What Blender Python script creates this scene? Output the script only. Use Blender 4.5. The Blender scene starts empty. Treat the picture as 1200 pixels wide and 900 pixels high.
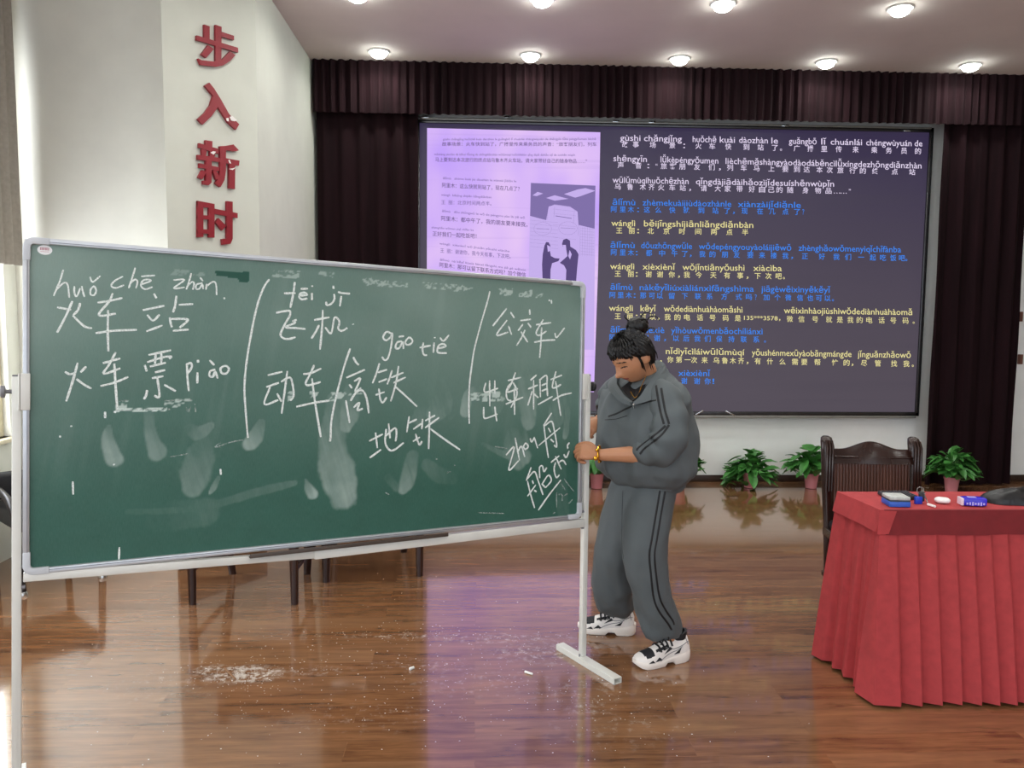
import bpy, bmesh, math, random
import numpy as np
from mathutils import Matrix, Vector, noise
from mathutils.bvhtree import BVHTree
from math import sin, cos, pi, radians

SC = bpy.context.scene
COL = SC.collection
random.seed(7); RNG = np.random.default_rng(7)

# ------------------------------------------------------------ camera, sky, exposure
FPX, PITCH, YAW, ROLL, EYE = 927.1, 0.08649, 0.0451, 0.008116, 1.5
def cam_axes():
    cy, sy, cp, sp = cos(YAW), sin(YAW), cos(PITCH), sin(PITCH)
    fw = np.array([sy*cp, cy*cp, -sp]); rt = np.array([cy, -sy, 0.]); up = np.cross(rt, fw)
    c, s = cos(ROLL), sin(ROLL)
    return c*rt+s*up, -s*rt+c*up, fw
CR, CU, CF = cam_axes()
CAM = np.array([0, 0, EYE])
cd = bpy.data.cameras.new('camera'); cam = bpy.data.objects.new('camera', cd); COL.objects.link(cam)
cd.sensor_width = 36; cd.lens = FPX*36/1200; cd.clip_start = .05; cd.clip_end = 100
cam.matrix_world = Matrix(((CR[0], CU[0], -CF[0], 0), (CR[1], CU[1], -CF[1], 0), (CR[2], CU[2], -CF[2], EYE), (0, 0, 0, 1)))
SC.camera = cam
vs = SC.view_settings
vs.view_transform = 'Standard'; vs.look = 'None'; vs.gamma = 1; vs.use_curve_mapping = False; vs.exposure = 0.0
W = bpy.data.worlds.new('sky'); SC.world = W; W.use_nodes = True
bg = W.node_tree.nodes['Background']; bg.inputs[0].default_value = (.80, .88, 1, 1); bg.inputs[1].default_value = 2.3  # strengthened as front fill through the hall's open rear
DOWNLIGHT_W = 5.0        # each recessed lamp
WINDOW_GLOW = 10.0        # daylight in the side windows
HALL_FILL = 6.0          # fill from unseen windows added along the hall wall

def ray(px, py): return CF + (px-600)/FPX*CR - (py-450)/FPX*CU
def atY(px, py, Y): d = ray(px, py); return CAM + d*(Y/d[1])
def atZ(px, py, Z=0.): d = ray(px, py); return CAM + d*((Z-EYE)/d[2])
def U(px, py, Y): return atY(px, py, Y)

# ------------------------------------------------------------ materials
def lin(c):
    if isinstance(c, str):
        c = [int(c[i:i+2], 16)/255 for i in (0, 2, 4)]
        return tuple(x/12.92 if x <= .04045 else ((x+.055)/1.055)**2.4 for x in c)
    return tuple(c)
class NT:
    def __init__(s, name):
        s.m = bpy.data.materials.new(name); s.m.use_nodes = True
        s.t = s.m.node_tree; s.b = s.t.nodes['Principled BSDF']
    def n(s, typ, ins=None, **kw):
        x = s.t.nodes.new(typ)
        for k, v in kw.items(): setattr(x, k, v)
        for k, v in (ins or {}).items(): s.set(x.inputs[k], v)
        return x
    def set(s, inp, v):
        if isinstance(v, bpy.types.NodeSocket): s.t.links.new(v, inp)
        else: inp.default_value = v
    def math(s, op, a, b=0., c=None, clamp=False):
        x = s.n('ShaderNodeMath', operation=op, use_clamp=clamp); s.set(x.inputs[0], a); s.set(x.inputs[1], b)
        if c is not None: s.set(x.inputs[2], c)
        return x.outputs[0]
    def mix(s, f, a, b, mode='MIX'):
        x = s.n('ShaderNodeMix', data_type='RGBA', blend_type=mode)
        s.set(x.inputs[0], f)
        for i, v in ((6, a), (7, b)):
            s.set(x.inputs[i], v if isinstance(v, bpy.types.NodeSocket) else (*lin(v)[:3], 1))
        return x.outputs[2]
    def ramp(s, f, a, b):
        x = s.n('ShaderNodeMapRange'); s.set(x.inputs[0], f); x.inputs[1].default_value = a; x.inputs[2].default_value = b
        return x.outputs[0]
    def coord(s, scale=(1, 1, 1), kind='Object', loc=(0, 0, 0)):
        x = s.n('ShaderNodeTexCoord'); mp = s.n('ShaderNodeMapping'); s.t.links.new(x.outputs[kind], mp.inputs[0])
        mp.inputs['Scale'].default_value = scale; mp.inputs['Location'].default_value = loc
        return mp.outputs[0]
    def noise(s, vec, scale, detail=3, rough=.5):
        x = s.n('ShaderNodeTexNoise', {'Vector': vec, 'Scale': scale, 'Detail': detail, 'Roughness': rough}); return x.outputs[0]
    def bump(s, h, strength=.2, dist=.01):
        x = s.n('ShaderNodeBump', {'Height': h, 'Strength': strength, 'Distance': dist}); s.t.links.new(x.outputs[0], s.b.inputs['Normal'])
def mat(name, col, rough=.5, metal=0., var=.12, nscale=20., bump=0., bscale=60., spec=.5, stretch=(1, 1, 1), sheen=0., dist=.004):
    q = NT(name); c = lin(col)
    v = q.coord(stretch); f = q.noise(v, nscale)
    d = tuple(max(0, x*(1-var)) for x in c); l = tuple(min(1, x*(1+var)) for x in c)
    q.set(q.b.inputs['Base Color'], q.mix(q.ramp(f, .3, .7), d, l))
    q.b.inputs['Roughness'].default_value = rough; q.b.inputs['Metallic'].default_value = metal
    q.b.inputs['Specular IOR Level'].default_value = spec
    if sheen:
        q.b.inputs['Sheen Weight'].default_value = sheen; q.b.inputs['Sheen Roughness'].default_value = .4
        q.b.inputs['Sheen Tint'].default_value = (*l, 1)
    if bump: q.bump(q.noise(v, bscale), bump, dist)
    return q.m
def emit(name, col, strength=1., var=0., nscale=3.):
    q = NT(name); q.t.nodes.remove(q.b)
    e = q.n('ShaderNodeEmission', {'Strength': strength}); o = q.t.nodes['Material Output']
    c = lin(col)
    if var:
        f = q.noise(q.coord(), nscale)
        q.set(e.inputs[0], q.mix(f, tuple(x*(1-var) for x in c), tuple(x*(1+var) for x in c)))
    else: e.inputs[0].default_value = (*c, 1)
    q.t.links.new(e.outputs[0], o.inputs[0]); return q.m

# ------------------------------------------------------------ geometry
def unit(v): v = np.array(v, float); return v/(np.linalg.norm(v)+1e-12)
class G:
    def __init__(s): s.v = []; s.f = []; s.m = []; s.k = 0
    def add(s, vs, fs, M=None):
        o = len(s.v)
        for p in vs:
            p = np.array(p, float)
            if M is not None: p = M[:3, :3] @ p + M[:3, 3]
            s.v.append(tuple(p))
        for f in fs: s.f.append(tuple(i+o for i in f)); s.m.append(s.k)
        return s
    def box(s, c, size, M=None, ax=None):
        x, y, z = [q/2 for q in size]
        P = [(-x, -y, -z), (x, -y, -z), (x, y, -z), (-x, y, -z), (-x, -y, z), (x, -y, z), (x, y, z), (-x, y, z)]
        if ax is not None: P = [ax[0]*np.array(p[0])+ax[1]*np.array(p[1])+ax[2]*np.array(p[2]) for p in P]
        P = [np.array(p)+np.array(c) for p in P]
        return s.add(P, [(0, 3, 2, 1), (4, 5, 6, 7), (0, 1, 5, 4), (1, 2, 6, 5), (2, 3, 7, 6), (3, 0, 4, 7)], M)
    def bar(s, a, b, w, h, up=(0, 0, 1)):
        a = np.array(a, float); b = np.array(b, float); d = b-a; L = np.linalg.norm(d); d = d/L
        sd = unit(np.cross(d, up)); u = np.cross(sd, d)
        return s.box((a+b)/2, (L, w, h), ax=[d, sd, u])
    def loft(s, rings, caps=(True, True), closed=True):
        n = len(rings[0]); vs = [p for r in rings for p in r]; fs = []
        for i in range(len(rings)-1):
            for j in range(n if closed else n-1):
                k = (j+1) % n
                fs.append((i*n+j, i*n+k, (i+1)*n+k, (i+1)*n+j))
        if caps[0]: fs.append(tuple(range(n))[::-1])
        if caps[1]: fs.append(tuple((len(rings)-1)*n+j for j in range(n)))
        return s.add(vs, fs)
    def tube(s, path, rad, n=8, caps=(True, True), flat=None):
        P = [np.array(p, float) for p in path]
        R = rad if hasattr(rad, '__len__') else [rad]*len(P)
        rings = []; ref = None
        for i, p in enumerate(P):
            t = unit(P[min(i+1, len(P)-1)]-P[max(i-1, 0)])
            if ref is None:
                ref = np.array([0, 0, 1.]) if abs(t[2]) < .9 else np.array([1., 0, 0])
            x = unit(ref-t*np.dot(ref, t)); ref = x; y = np.cross(t, x)
            rings.append([p+R[i]*(cos(2*pi*j/n)*x+sin(2*pi*j/n)*y) for j in range(n)])
        return s.loft(rings, caps)
    def lathe(s, prof, n=24, c=(0, 0, 0), caps=(True, True), ax=None):
        ax = ax or (np.array([1., 0, 0]), np.array([0, 1., 0]), np.array([0, 0, 1.]))
        rings = [[np.array(c)+r*(cos(2*pi*j/n)*ax[0]+sin(2*pi*j/n)*ax[1])+z*ax[2] for j in range(n)] for r, z in prof]
        return s.loft(rings, caps)
    def prism(s, poly, y0, y1):
        n = len(poly); vs = [(x, y0, z) for x, z in poly]+[(x, y1, z) for x, z in poly]
        return s.add(vs, [tuple(range(n)), tuple(range(2*n-1, n-1, -1))]+[(i, n+i, n+(i+1) % n, (i+1) % n) for i in range(n)])
    def sphere(s, c, r, n=12, m=8, sc=(1, 1, 1)):
        rings = []
        for i in range(m+1):
            a = pi*i/m; a = min(max(a, .02), pi-.02)
            rings.append([np.array(c)+r*np.array([sin(a)*cos(2*pi*j/n)*sc[0], sin(a)*sin(2*pi*j/n)*sc[1], -cos(a)*sc[2]]) for j in range(n)])
        return s.loft(rings)
def obj(name, g, m, parent=None, world=False, smooth=True, bevel=0., angle=40, seg=2):
    vs = np.array(g.v, float)
    root = parent
    if parent is not None and world:
        while root.parent is not None: root = root.parent
        Mi = np.array(root.matrix_basis.inverted()); vs = vs @ Mi[:3, :3].T + Mi[:3, 3]
    me = bpy.data.meshes.new(name); me.from_pydata([tuple(p) for p in vs], [], g.f)
    ms = m if isinstance(m, (list, tuple)) else [m]
    for x in ms: me.materials.append(x)
    if len(ms) > 1: me.polygons.foreach_set('material_index', g.m)
    bm = bmesh.new(); bm.from_mesh(me)
    bmesh.ops.recalc_face_normals(bm, faces=bm.faces)
    if bevel:
        es = [e for e in bm.edges if len(e.link_faces) == 2 and e.calc_face_angle(0) > radians(30)]
        bmesh.ops.bevel(bm, geom=es, offset=bevel, segments=seg, profile=.5, affect='EDGES', clamp_overlap=True)
    bm.to_mesh(me); bm.free()
    if smooth:
        me.polygons.foreach_set('use_smooth', [True]*len(me.polygons)); me.set_sharp_from_angle(angle=radians(angle))
    o = bpy.data.objects.new(name, me); COL.objects.link(o)
    if parent is not None: o.parent = parent
    return o
def tag(o, label, cat, group=None, kind=None):
    o['label'] = label
    if cat: o['category'] = cat
    if group: o['group'] = group
    if kind: o['kind'] = kind
    return o
def thing(name, label, cat, loc=(0, 0, 0), rz=0., group=None, M=None):
    e = bpy.data.objects.new(name, None); COL.objects.link(e); e.empty_display_size = .1
    if M is not None: e.matrix_basis = M
    else: e.location = loc; e.rotation_euler = (0, 0, rz)
    if M is None: e.matrix_basis = Matrix.Translation(Vector(loc)) @ Matrix.Rotation(rz, 4, 'Z')
    return tag(e, label, cat, group)
def structure(name, g, m, label, smooth=True, bevel=0.):
    o = obj(name, g, m, smooth=smooth, bevel=bevel); o['kind'] = 'structure'; o['label'] = label; o['category'] = name.split('_')[0]; return o
def copy_tree(o, parent=None):
    c = o.copy(); COL.objects.link(c)
    if parent is not None: c.parent = parent
    for ch in list(o.children): copy_tree(ch, c)
    return c
def catmull(P, k=6):
    P = [np.array(p, float) for p in P]
    if len(P) < 3: return P
    Q = [2*P[0]-P[1]]+P+[2*P[-1]-P[-2]]; out = []
    for i in range(1, len(Q)-2):
        a, b, c, d = Q[i-1:i+3]
        for j in range(k):
            t = j/k; out.append(.5*((2*b)+(c-a)*t+(2*a-5*b+4*c-d)*t*t+(3*b-a-3*c+d)*t**3))
    return out+[P[-1]]

# ------------------------------------------------------------ text (built-in font, turned into flat meshes)
_TXT = {}
def glyphs(s, bold=0.):
    key = (s, bold)
    if key not in _TXT:
        c = bpy.data.curves.new('lettering', 'FONT'); c.body = s; c.resolution_u = 2; c.offset = bold
        o = bpy.data.objects.new('lettering', c); COL.objects.link(o)
        bpy.context.view_layer.update()
        me = bpy.data.meshes.new_from_object(o.evaluated_get(bpy.context.evaluated_depsgraph_get()))
        v = np.array([p.co[:] for p in me.vertices]) if len(me.vertices) else np.zeros((0, 3))
        f = [tuple(p.vertices) for p in me.polygons]
        bpy.data.objects.remove(o); bpy.data.curves.remove(c); bpy.data.meshes.remove(me)
        _TXT[key] = (v, f)
    return _TXT[key]
# ============================================================ ROOM
DW, DS, ZC = 7.06, 6.97, 3.59          # back wall, front of the screen, ceiling
XL, XR, XWL = -1.379, 5.6, -2.84
M_wallb = mat('bright_white_paint', 'f2f5f2', .7, var=.02, nscale=6)
M_wall = mat('white_paint', 'dcdcd2', .75, var=.03, nscale=6, bump=.05, bscale=180)
M_wall2 = mat('cream_paint', 'd0d2c6', .75, var=.03, nscale=5, bump=.05, bscale=180)
M_ceil = mat('ceiling_paint', 'ddd0ca', .85, var=.03, nscale=3)
M_base = mat('dark_wood_base', '3a2a22', .35, var=.2)

q = NT('wood_floor')                    # long boards running along X
vec = q.coord((1, 1, 1))
bk = q.n('ShaderNodeTexBrick', {'Vector': vec, 'Scale': 1.0, 'Mortar Size': .0016, 'Mortar Smooth': .3, 'Brick Width': 1.21, 'Row Height': .128,
         'Color1': (0, 0, 0, 1), 'Color2': (1, 1, 1, 1), 'Mortar': (.5, .5, .5, 1)}, offset=.37, offset_frequency=2)
gv = q.n('ShaderNodeVectorMath', operation='ADD'); q.set(gv.inputs[0], q.coord((1.3, 11, 1)))
cmb = q.n('ShaderNodeCombineXYZ'); q.set(cmb.inputs[0], q.math('MULTIPLY', bk.outputs[0], 37.)); q.set(gv.inputs[1], cmb.outputs[0])
gr = q.noise(gv.outputs[0], 2.2, 6, .62); gr2 = q.noise(q.coord((2.5, 60, 1)), 3, 4, .6); kn = q.noise(q.coord((2.2, 9, 1), loc=(3, 1, 0)), 1.6, 3, .6)
col = q.mix(q.ramp(gr, .28, .74), '543421', '996b45')
col = q.mix(q.math('MULTIPLY', q.ramp(gr2, .4, .7), .35), col, '4a2d1e')
col = q.mix(q.math('MULTIPLY', bk.outputs[0], .35), col, 'a07a58')
col = q.mix(q.math('MULTIPLY', q.ramp(kn, .60, .74), .6), col, '2d1a11')
# chalk dust trodden into the boards: patches with shapes of their own
sep = q.n('ShaderNodeSeparateXYZ'); q.set(sep.inputs[0], q.n('ShaderNodeTexCoord').outputs['Object'])
dn = q.noise(q.coord(), 26, 7, .72); dn2 = q.noise(q.coord((3, 16, 1)), 4, 5, .7)
dust = None
for (px, py, rx, ry, st, th) in [(285, 790, .20, .10, 1.0, .44), (250, 786, .10, .07, .8, .46), (370, 786, .18, .06, .5, .50), (470, 745, .34, .045, .55, .50), (600, 748, .42, .07, .5, .50), (640, 765, .30, .14, .55, .49),
                             (500, 780, .30, .09, .35, .52), (560, 800, .4, .16, .3, .53), (680, 810, .25, .16, .35, .52), (200, 800, .3, .2, .25, .54), (430, 840, .4, .15, .25, .54), (720, 850, .3, .2, .28, .53), (690, 830, .1, .06, .5, .48)]:
    p = atZ(px, py)
    dx = q.math('DIVIDE', q.math('SUBTRACT', sep.outputs[0], p[0]), rx); dy = q.math('DIVIDE', q.math('SUBTRACT', sep.outputs[1], p[1]), ry)
    r2 = q.math('ADD', q.math('MULTIPLY', dx, dx), q.math('MULTIPLY', dy, dy))
    mk = q.math('MULTIPLY', q.math('SUBTRACT', 1., r2, clamp=True), q.math('MULTIPLY', q.ramp(dn, th, th+.16), st))
    dust = mk if dust is None else q.math('MAXIMUM', dust, mk)
col = q.mix(dust, col, 'd0c8bc')
q.set(q.b.inputs['Base Color'], col)
q.set(q.b.inputs['Roughness'], q.math('ADD', q.math('MULTIPLY', gr2, .06), q.math('MULTIPLY_ADD', dust, .5, .08)))
q.b.inputs['IOR'].default_value = 1.5; q.b.inputs['Specular IOR Level'].default_value = .6
q.b.inputs['Coat Weight'].default_value = .6; q.b.inputs['Coat Roughness'].default_value = .05
hh = q.math('ADD', q.math('MULTIPLY', bk.outputs[1], -.5), q.math('ADD', q.math('MULTIPLY', gr2, .18), q.math('MULTIPLY', q.noise(q.coord((1.2, 7.8, 1)), 1.6, 1), 1.2)))
q.bump(hh, .07, .005)
M_floor = q.m
g = G(); g.box(((XWL+XR)/2, 1.4, -.05), (XR-XWL+.4, 12.0, .1)); structure('floor', g, M_floor, 'glossy brown wooden plank floor with chalk dust', False)
g = G(); g.box(((XWL+XR)/2, 1.4, ZC+.05), (XR-XWL+.4, 12.0, .1)); structure('ceiling', g, M_ceil, 'pale flat painted ceiling', False)
g = G(); g.box(((XL+XR)/2, DW+.05, ZC/2), (XR-XL, .1, ZC)); structure('wall_back', g, M_wallb, 'white back wall behind the screen and curtains', False)
# left side: return beside the stage, splayed pier with the red characters, recessed wall, window wall
PA = np.array([XL, 5.15]); PB = np.array([-1.741, 4.593]); YF = 5.05
g = G()
poly = [(XL, DW+.1), (XL, PA[1]), tuple(PB), (PB[0]-.05, YF+.1), (PB[0]-.05, DW+.1)]
g.add([(x, y, 0) for x, y in poly]+[(x, y, ZC) for x, y in poly], [tuple(range(5)), tuple(range(9, 4, -1))]+[(i, 5+i, 5+(i+1) % 5, (i+1) % 5) for i in range(5)])
structure('wall_pier', g, M_wall2, 'white splayed wall pier carrying red characters', False)
g = G(); g.box(((XWL-.1+PB[0]-.05)/2, YF+.05, ZC/2), (PB[0]-.05-XWL+.1, .1, ZC)); structure('wall_left', g, M_wall, 'white wall left of the pier', False)
dpr = unit(np.array([PA[0]-PB[0], PA[1]-PB[1], 0])); npr = np.array([dpr[1], -dpr[0], 0])
g = G(); mid_ = np.array([(PA[0]+PB[0])/2, (PA[1]+PB[1])/2, .11])+npr*.009; g.box(mid_, (np.linalg.norm(PA-PB)-.004, .018, .22), ax=[dpr, -npr, np.array([0, 0, 1.])]); structure('baseboard_added', g, M_base, 'unseen dark board added at the pier foot to darken the floor reflection', True, .003)  # unseen, added to darken what the floor mirrors below the chalkboard
# window wall (X = XWL) with openings
def wall_x(x0, x1, y0, y1, holes):
    g = G(); ys = sorted({y0, y1}|{h[0] for h in holes}|{h[1] for h in holes})
    for a, b in zip(ys[:-1], ys[1:]):
        hs = [h for h in holes if h[0] <= a+1e-6 and h[1] >= b-1e-6]
        for za, zb in ([(0, hs[0][2]), (hs[0][3], ZC)] if hs else [(0, ZC)]):
            g.box(((x0+x1)/2, (a+b)/2, (za+zb)/2), (x1-x0, b-a, zb-za))
    return g
HOLES = [(3.55, 4.92, .74, 3.05), (1.0, 2.5, .74, 3.05), (-1.4, .1, .74, 3.05), (-3.8, -2.3, .74, 3.05)]  # the corner window is seen; the rest are unseen, added for fill light
structure('wall_side', wall_x(XWL-.12, XWL, -4.4, YF+.1, HOLES), M_wall, 'white window wall at the left', False)
M_pane = emit('daylight_pane', 'f4f8ff', WINDOW_GLOW); M_pane2 = emit('hall_fill_pane', 'f4f8ff', HALL_FILL)
M_frame = mat('cream_window_frame', 'd9cfb2', .5, var=.05)
for i, (a, b, za, zb) in enumerate(HOLES):
    e = bpy.data.objects.new('window_%d' % (i+1), None); COL.objects.link(e); e.location = (XWL-.09, (a+b)/2, za); e['kind'] = 'structure'
    e.matrix_basis = Matrix.Translation(e.location)
    e['label'] = 'bright window in a cream frame, the corner one seen, the others added for fill'; e['category'] = 'window'
    w, h = b-a, zb-za; g = G()
    for y in (-w/2+.03, 0, w/2-.03): g.box((0.02, y, h/2), (.06, .06 if y else .04, h))
    for z in (.03, h*.62, h-.03): g.box((0.02, 0, z), (.055, w, .05))
    obj('window_frame', g, M_frame, e, bevel=.004)
    g = G(); g.box((0, 0, h/2), (.01, w-.06, h-.06)); obj('window_pane', g, M_pane if i == 0 else M_pane2, e, smooth=False)
    g = G(); g.box((.06, 0, -.012), (.16, w+.02, .024)); obj('window_sill', g, M_frame, e, bevel=.004)
structure('wall_right', G().box((XR+.05, 1.4, ZC/2), (.1, 12, ZC)), mat('low_bounce_wall', '94897c', .75, var=.04), 'plain unseen wall at the right, toned down to cut its bounce', False)  # unseen wall; tan chosen to cut the bounce onto the pier
g = G(); g.box(((XL+XR)/2, DW-.009, .03), (XR-XL, .018, .06)); structure('baseboard_back', g, M_base, 'thin dark baseboard below the screen', True, .003)
g = G(); g.box(((XWL+PB[0]-.05)/2, YF-.009, .03), (PB[0]-.05-XWL, .018, .06)); structure('baseboard_left', g, M_base, 'dark baseboard of the left wall', True, .003)

# grey-beige pleated curtain over the upper window, hanging inside the corner
def pleats(path, z0, z1, amp, wl, nz=10, thick=.004, seed=0, flare=0., sharp=1.):
    """a hanging cloth following a plan path, pleated across it"""
    P = [np.array(p, float) for p in path]; seg = [np.linalg.norm(b-a) for a, b in zip(P[:-1], P[1:])]; L = sum(seg)
    n = max(8, int(L/wl*12)); pts = []
    for i in range(n+1):
        t = L*i/n; k = 0
        while k < len(seg)-1 and t > seg[k]: t -= seg[k]; k += 1
        d = unit(P[k+1]-P[k]); pts.append((P[k]+d*t, np.array([d[1], -d[0]]), L*i/n))
    r = random.Random(seed); ph = [r.uniform(0, 6.28) for _ in range(6)]
    vs = []; 
    for j in range(nz+1):
        z = z0+(z1-z0)*j/nz; h = 1-j/nz
        for p, nn, s in pts:
            a = amp*(.75+.35*sin(s*3.1/wl/5+ph[0]))*(1+flare*h)
            u = sin(2*pi*s/wl+.9*sin(s*2.3/wl/3+ph[1])+.25*sin(4*z+ph[2]+s*2))
            off = a*math.copysign(abs(u)**sharp, u)+.25*a*sin(2*pi*s/wl*2.3+ph[3]+z)
            q_ = p+nn*off; vs.append((q_[0], q_[1], z))
    m = n+1; fs = [(j*m+i, j*m+i+1, (j+1)*m+i+1, (j+1)*m+i) for j in range(nz) for i in range(n)]
    # back side
    o = len(vs); nn3 = np.array([pts[0][1][0], pts[0][1][1]])
    g = G(); g.add(vs, fs)
    back = [(v[0]-nn3[0]*thick, v[1]-nn3[1]*thick, v[2]) for v in vs]
    g.add(back, [f[::-1] for f in fs])
    rim = [i for i in range(n)]
    for i in range(n): g.f += [(i, o+i, o+i+1, i+1), (nz*m+i, nz*m+i+1, o+nz*m+i+1, o+nz*m+i)]; g.m += [0, 0]
    for j in range(nz): g.f += [(j*m, (j+1)*m, o+(j+1)*m, o+j*m), (j*m+n, o+j*m+n, o+(j+1)*m+n, (j+1)*m+n)]; g.m += [0, 0]
    return g
M_gcurt = mat('grey_beige_cloth', '9a9288', .9, var=.08, nscale=40, sheen=.2)
t = thing('window_curtain', 'short grey-beige pleated curtain over the upper part of the side window', 'curtain', (XWL+.07, 4.4, 1.78))
obj('cloth', pleats([(XWL+.09, 3.5), (XWL+.09, 4.965)], 1.775, 3.35, .016, .11, seed=3), M_gcurt, t, world=True)
g = G(); g.tube([(XWL+.09, 3.4, 3.36), (XWL+.09, 5.0, 3.36)], .014, 10); obj('rail', g, M_frame, t, world=True)

# dark red stage curtains
def velvet(name, c1, c2):
    m = mat(name, c1, .92, var=.3, nscale=12, stretch=(1, 1, .08), spec=.15); return m
M_vel = velvet('dark_maroon_velvet', '1a0a0e', '110609')
def curtain(label, path, z0, z1, amp, wl, seed, name='stage_curtain', **kw):
    g = pleats(path, z0, z1, amp, wl, seed=seed, nz=14, **kw); o = obj(name, g, M_vel); tag(o, label, 'curtain', 'dark velvet stage curtains'); return o
XRC = 4.83
curtain('dark maroon velvet curtain panel left of the big screen', [(XL+.03, 6.86), (-.50, 6.86)], .015, ZC-.02, .035, .17, 5)
curtain('dark maroon velvet curtain panel right of the big screen', [(4.03, 6.86), (XRC, 6.86)], .015, ZC-.02, .04, .16, 9, flare=.25)
curtain('dark pleated velvet valance across the ceiling above the screen', [(XL+.02, 6.78), (XRC+.1, 6.78)], 3.165, ZC-.002, .018, .075, 2, name='stage_valance')
# brown blocks on the wall sliver right of the curtain
M_brown = mat('brown_wood', '6d4030', .5)
for py, w_ in ((371, 'upper'), (421, 'lower')):
    p = atY(1195.5, py, DW-.02); g = G(); g.box(p, (.028, .04, .09)); g.box(p+np.array([0, -.021, 0]), (.016, .006, .06))
    o = obj('wall_bracket', g, M_brown, bevel=.004); tag(o, w_+' of two small brown wooden brackets on the white wall at the right edge', 'bracket')

# ------------------------------------------------------------ downlights
M_lamp = emit('lamp_diffuser', 'f4fff8', 45.)
M_trim = mat('white_lamp_trim', 'e8e8e4', .4, var=.03)
def downlight(label, x, y, group):
    t = thing('downlight', label, 'ceiling light', (x, y, ZC), 0, group)
    g = G(); g.lathe([(.085, -.001), (.088, -.006), (.078, -.012), (.066, -.010), (.066, -.001)], 28); obj('trim_ring', g, M_trim, t)
    g = G(); g.lathe([(.066, -.004), (.065, -.018), (.056, -.036), (.038, -.048), (.014, -.053)], 28); obj('bloom_diffuser', g, M_lamp, t)  # dome hangs low to mimic the bloom around each lamp
    ld = bpy.data.lights.new('downlight_glow', 'AREA'); ld.shape = 'DISK'; ld.size = .13; ld.energy = DOWNLIGHT_W; ld.color = (1, .99, .95); ld.spread = radians(165)
    lo = bpy.data.objects.new('downlight_glow', ld); COL.objects.link(lo); lo.location = (0, 0, -.06); lo.parent = t
    return t
LX = [-.79+1.213*i for i in range(5)]
ords = ['first', 'second', 'third', 'fourth', 'fifth']
for i, x in enumerate(LX):
    downlight('round recessed downlight just above the dark valance, %s from the left' % ords[i], x, 6.556, 'downlights in the ceiling')
for i, x in enumerate(LX[:4]):
    downlight('round recessed downlight at the top edge, %s from the left of the nearer row' % ords[i], x, 5.42, 'downlights in the ceiling')
for y in (4.28, 3.14, 1.2, -1.0, -3.0):
    for x in LX[::2] if y < 3 else LX:
        downlight('round recessed downlight in the ceiling nearer than the two rows in sight', x-.0, y, 'downlights in the ceiling over the hall')

# ------------------------------------------------------------ red wall characters on the pier
M_red = mat('red_acrylic', '8e1f2b', .35, var=.08)
M_peel = mat('white_peel', 'eeeae6', .4, var=.03)
dirp = unit(np.array([*(PA-PB), 0])); nrm = np.array([dirp[1], -dirp[0], 0])
def pier_uv(px, py):
    d = ray(px, py); c0 = np.array([*PB, 0]); tt = np.dot(c0-CAM, nrm)/np.dot(d, nrm); p = CAM+d*tt
    return np.dot(p-c0, dirp), p[2]
CHARS = [
 ('topmost', (200, 20, 6.425), [[(237,60),(277,75),(277,180),(237,170)], [(322,62),(367,78),(365,345),(322,345)], [(366,115),(460,145),(460,178),(365,150)], [(180,142),(490,235),(492,272),(180,178)], [(265,215),(308,245),(250,312),(215,285)],
   [(190,315),(215,328),(300,338),(370,325),(430,262),(472,290),(430,335),(375,370),(320,378),(210,365)]], []),
 ('second from the top, its foot peeling white', (200, 20, 6.425), [[(240,520),(275,497),(310,540),(360,620),(425,735),(500,810),(475,852),(415,795),(340,680),(300,590)], [(303,600),(345,655),(335,690),(290,750),(225,812),(187,772),(240,725),(280,670)]],
   [[(425,755),(445,748),(482,782),(462,788),(436,782)], [(398,766),(416,762),(418,788),(404,786)]]),
 ('third from the top, with white peeled spots', (200, 150, 6.0), [[(230,88),(278,95),(278,135),(232,130)], [(185,108),(322,150),(322,185),(185,140)], [(203,150),(237,160),(232,205),(205,200)], [(262,160),(300,172),(290,215),(258,208)], [(175,190),(330,212),(330,242),(175,225)], [(187,250),(325,278),(325,305),(187,282)],
   [(232,215),(272,220),(272,385),(250,405),(213,398),(213,372),(232,372)], [(205,298),(234,310),(207,364),(178,350)], [(280,302),(302,297),(330,350),(303,366)],
   [(330,130),(370,128),(425,118),(464,160),(440,166),(368,158)], [(330,130),(372,140),(372,300),(362,368),(333,418),(298,392),(325,340),(332,280)], [(366,213),(467,232),(463,268),(366,250)], [(395,235),(437,245),(435,432),(395,425)]],
   [[(262,176),(282,165),(300,170),(284,190)], [(388,228),(396,226),(406,252),(396,250)], [(390,290),(420,286),(446,276),(418,297)]]),
 ('lowest, just above the chalkboard', (200, 150, 6.0), [[(175,513),(215,520),(215,768),(175,768)], [(255,530),(293,535),(293,772),(253,770)], [(175,513),(293,535),(293,570),(175,550)], [(175,612),(293,620),(293,648),(175,640)], [(175,712),(293,716),(293,748),(175,740)], [(290,568),(455,600),(455,635),(290,605)],
   [(380,515),(420,520),(420,780),(405,815),(350,822),(345,782),(379,778)], [(320,635),(375,690),(345,722),(300,665)]], [])]
def pier_prism(g, poly, d0, d1):
    Q = []
    for dep in (d0, d1):
        for (px, py) in poly:
            u, z = pier_uv(px, py); w = np.array([*PB, 0])+dirp*u+nrm*dep; w[2] = z; Q.append(w)
    k = len(poly); g.add(Q, [tuple(range(k)), tuple(range(2*k-1, k-1, -1))]+[(i, k+i, k+(i+1) % k, (i+1) % k) for i in range(k)])
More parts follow.
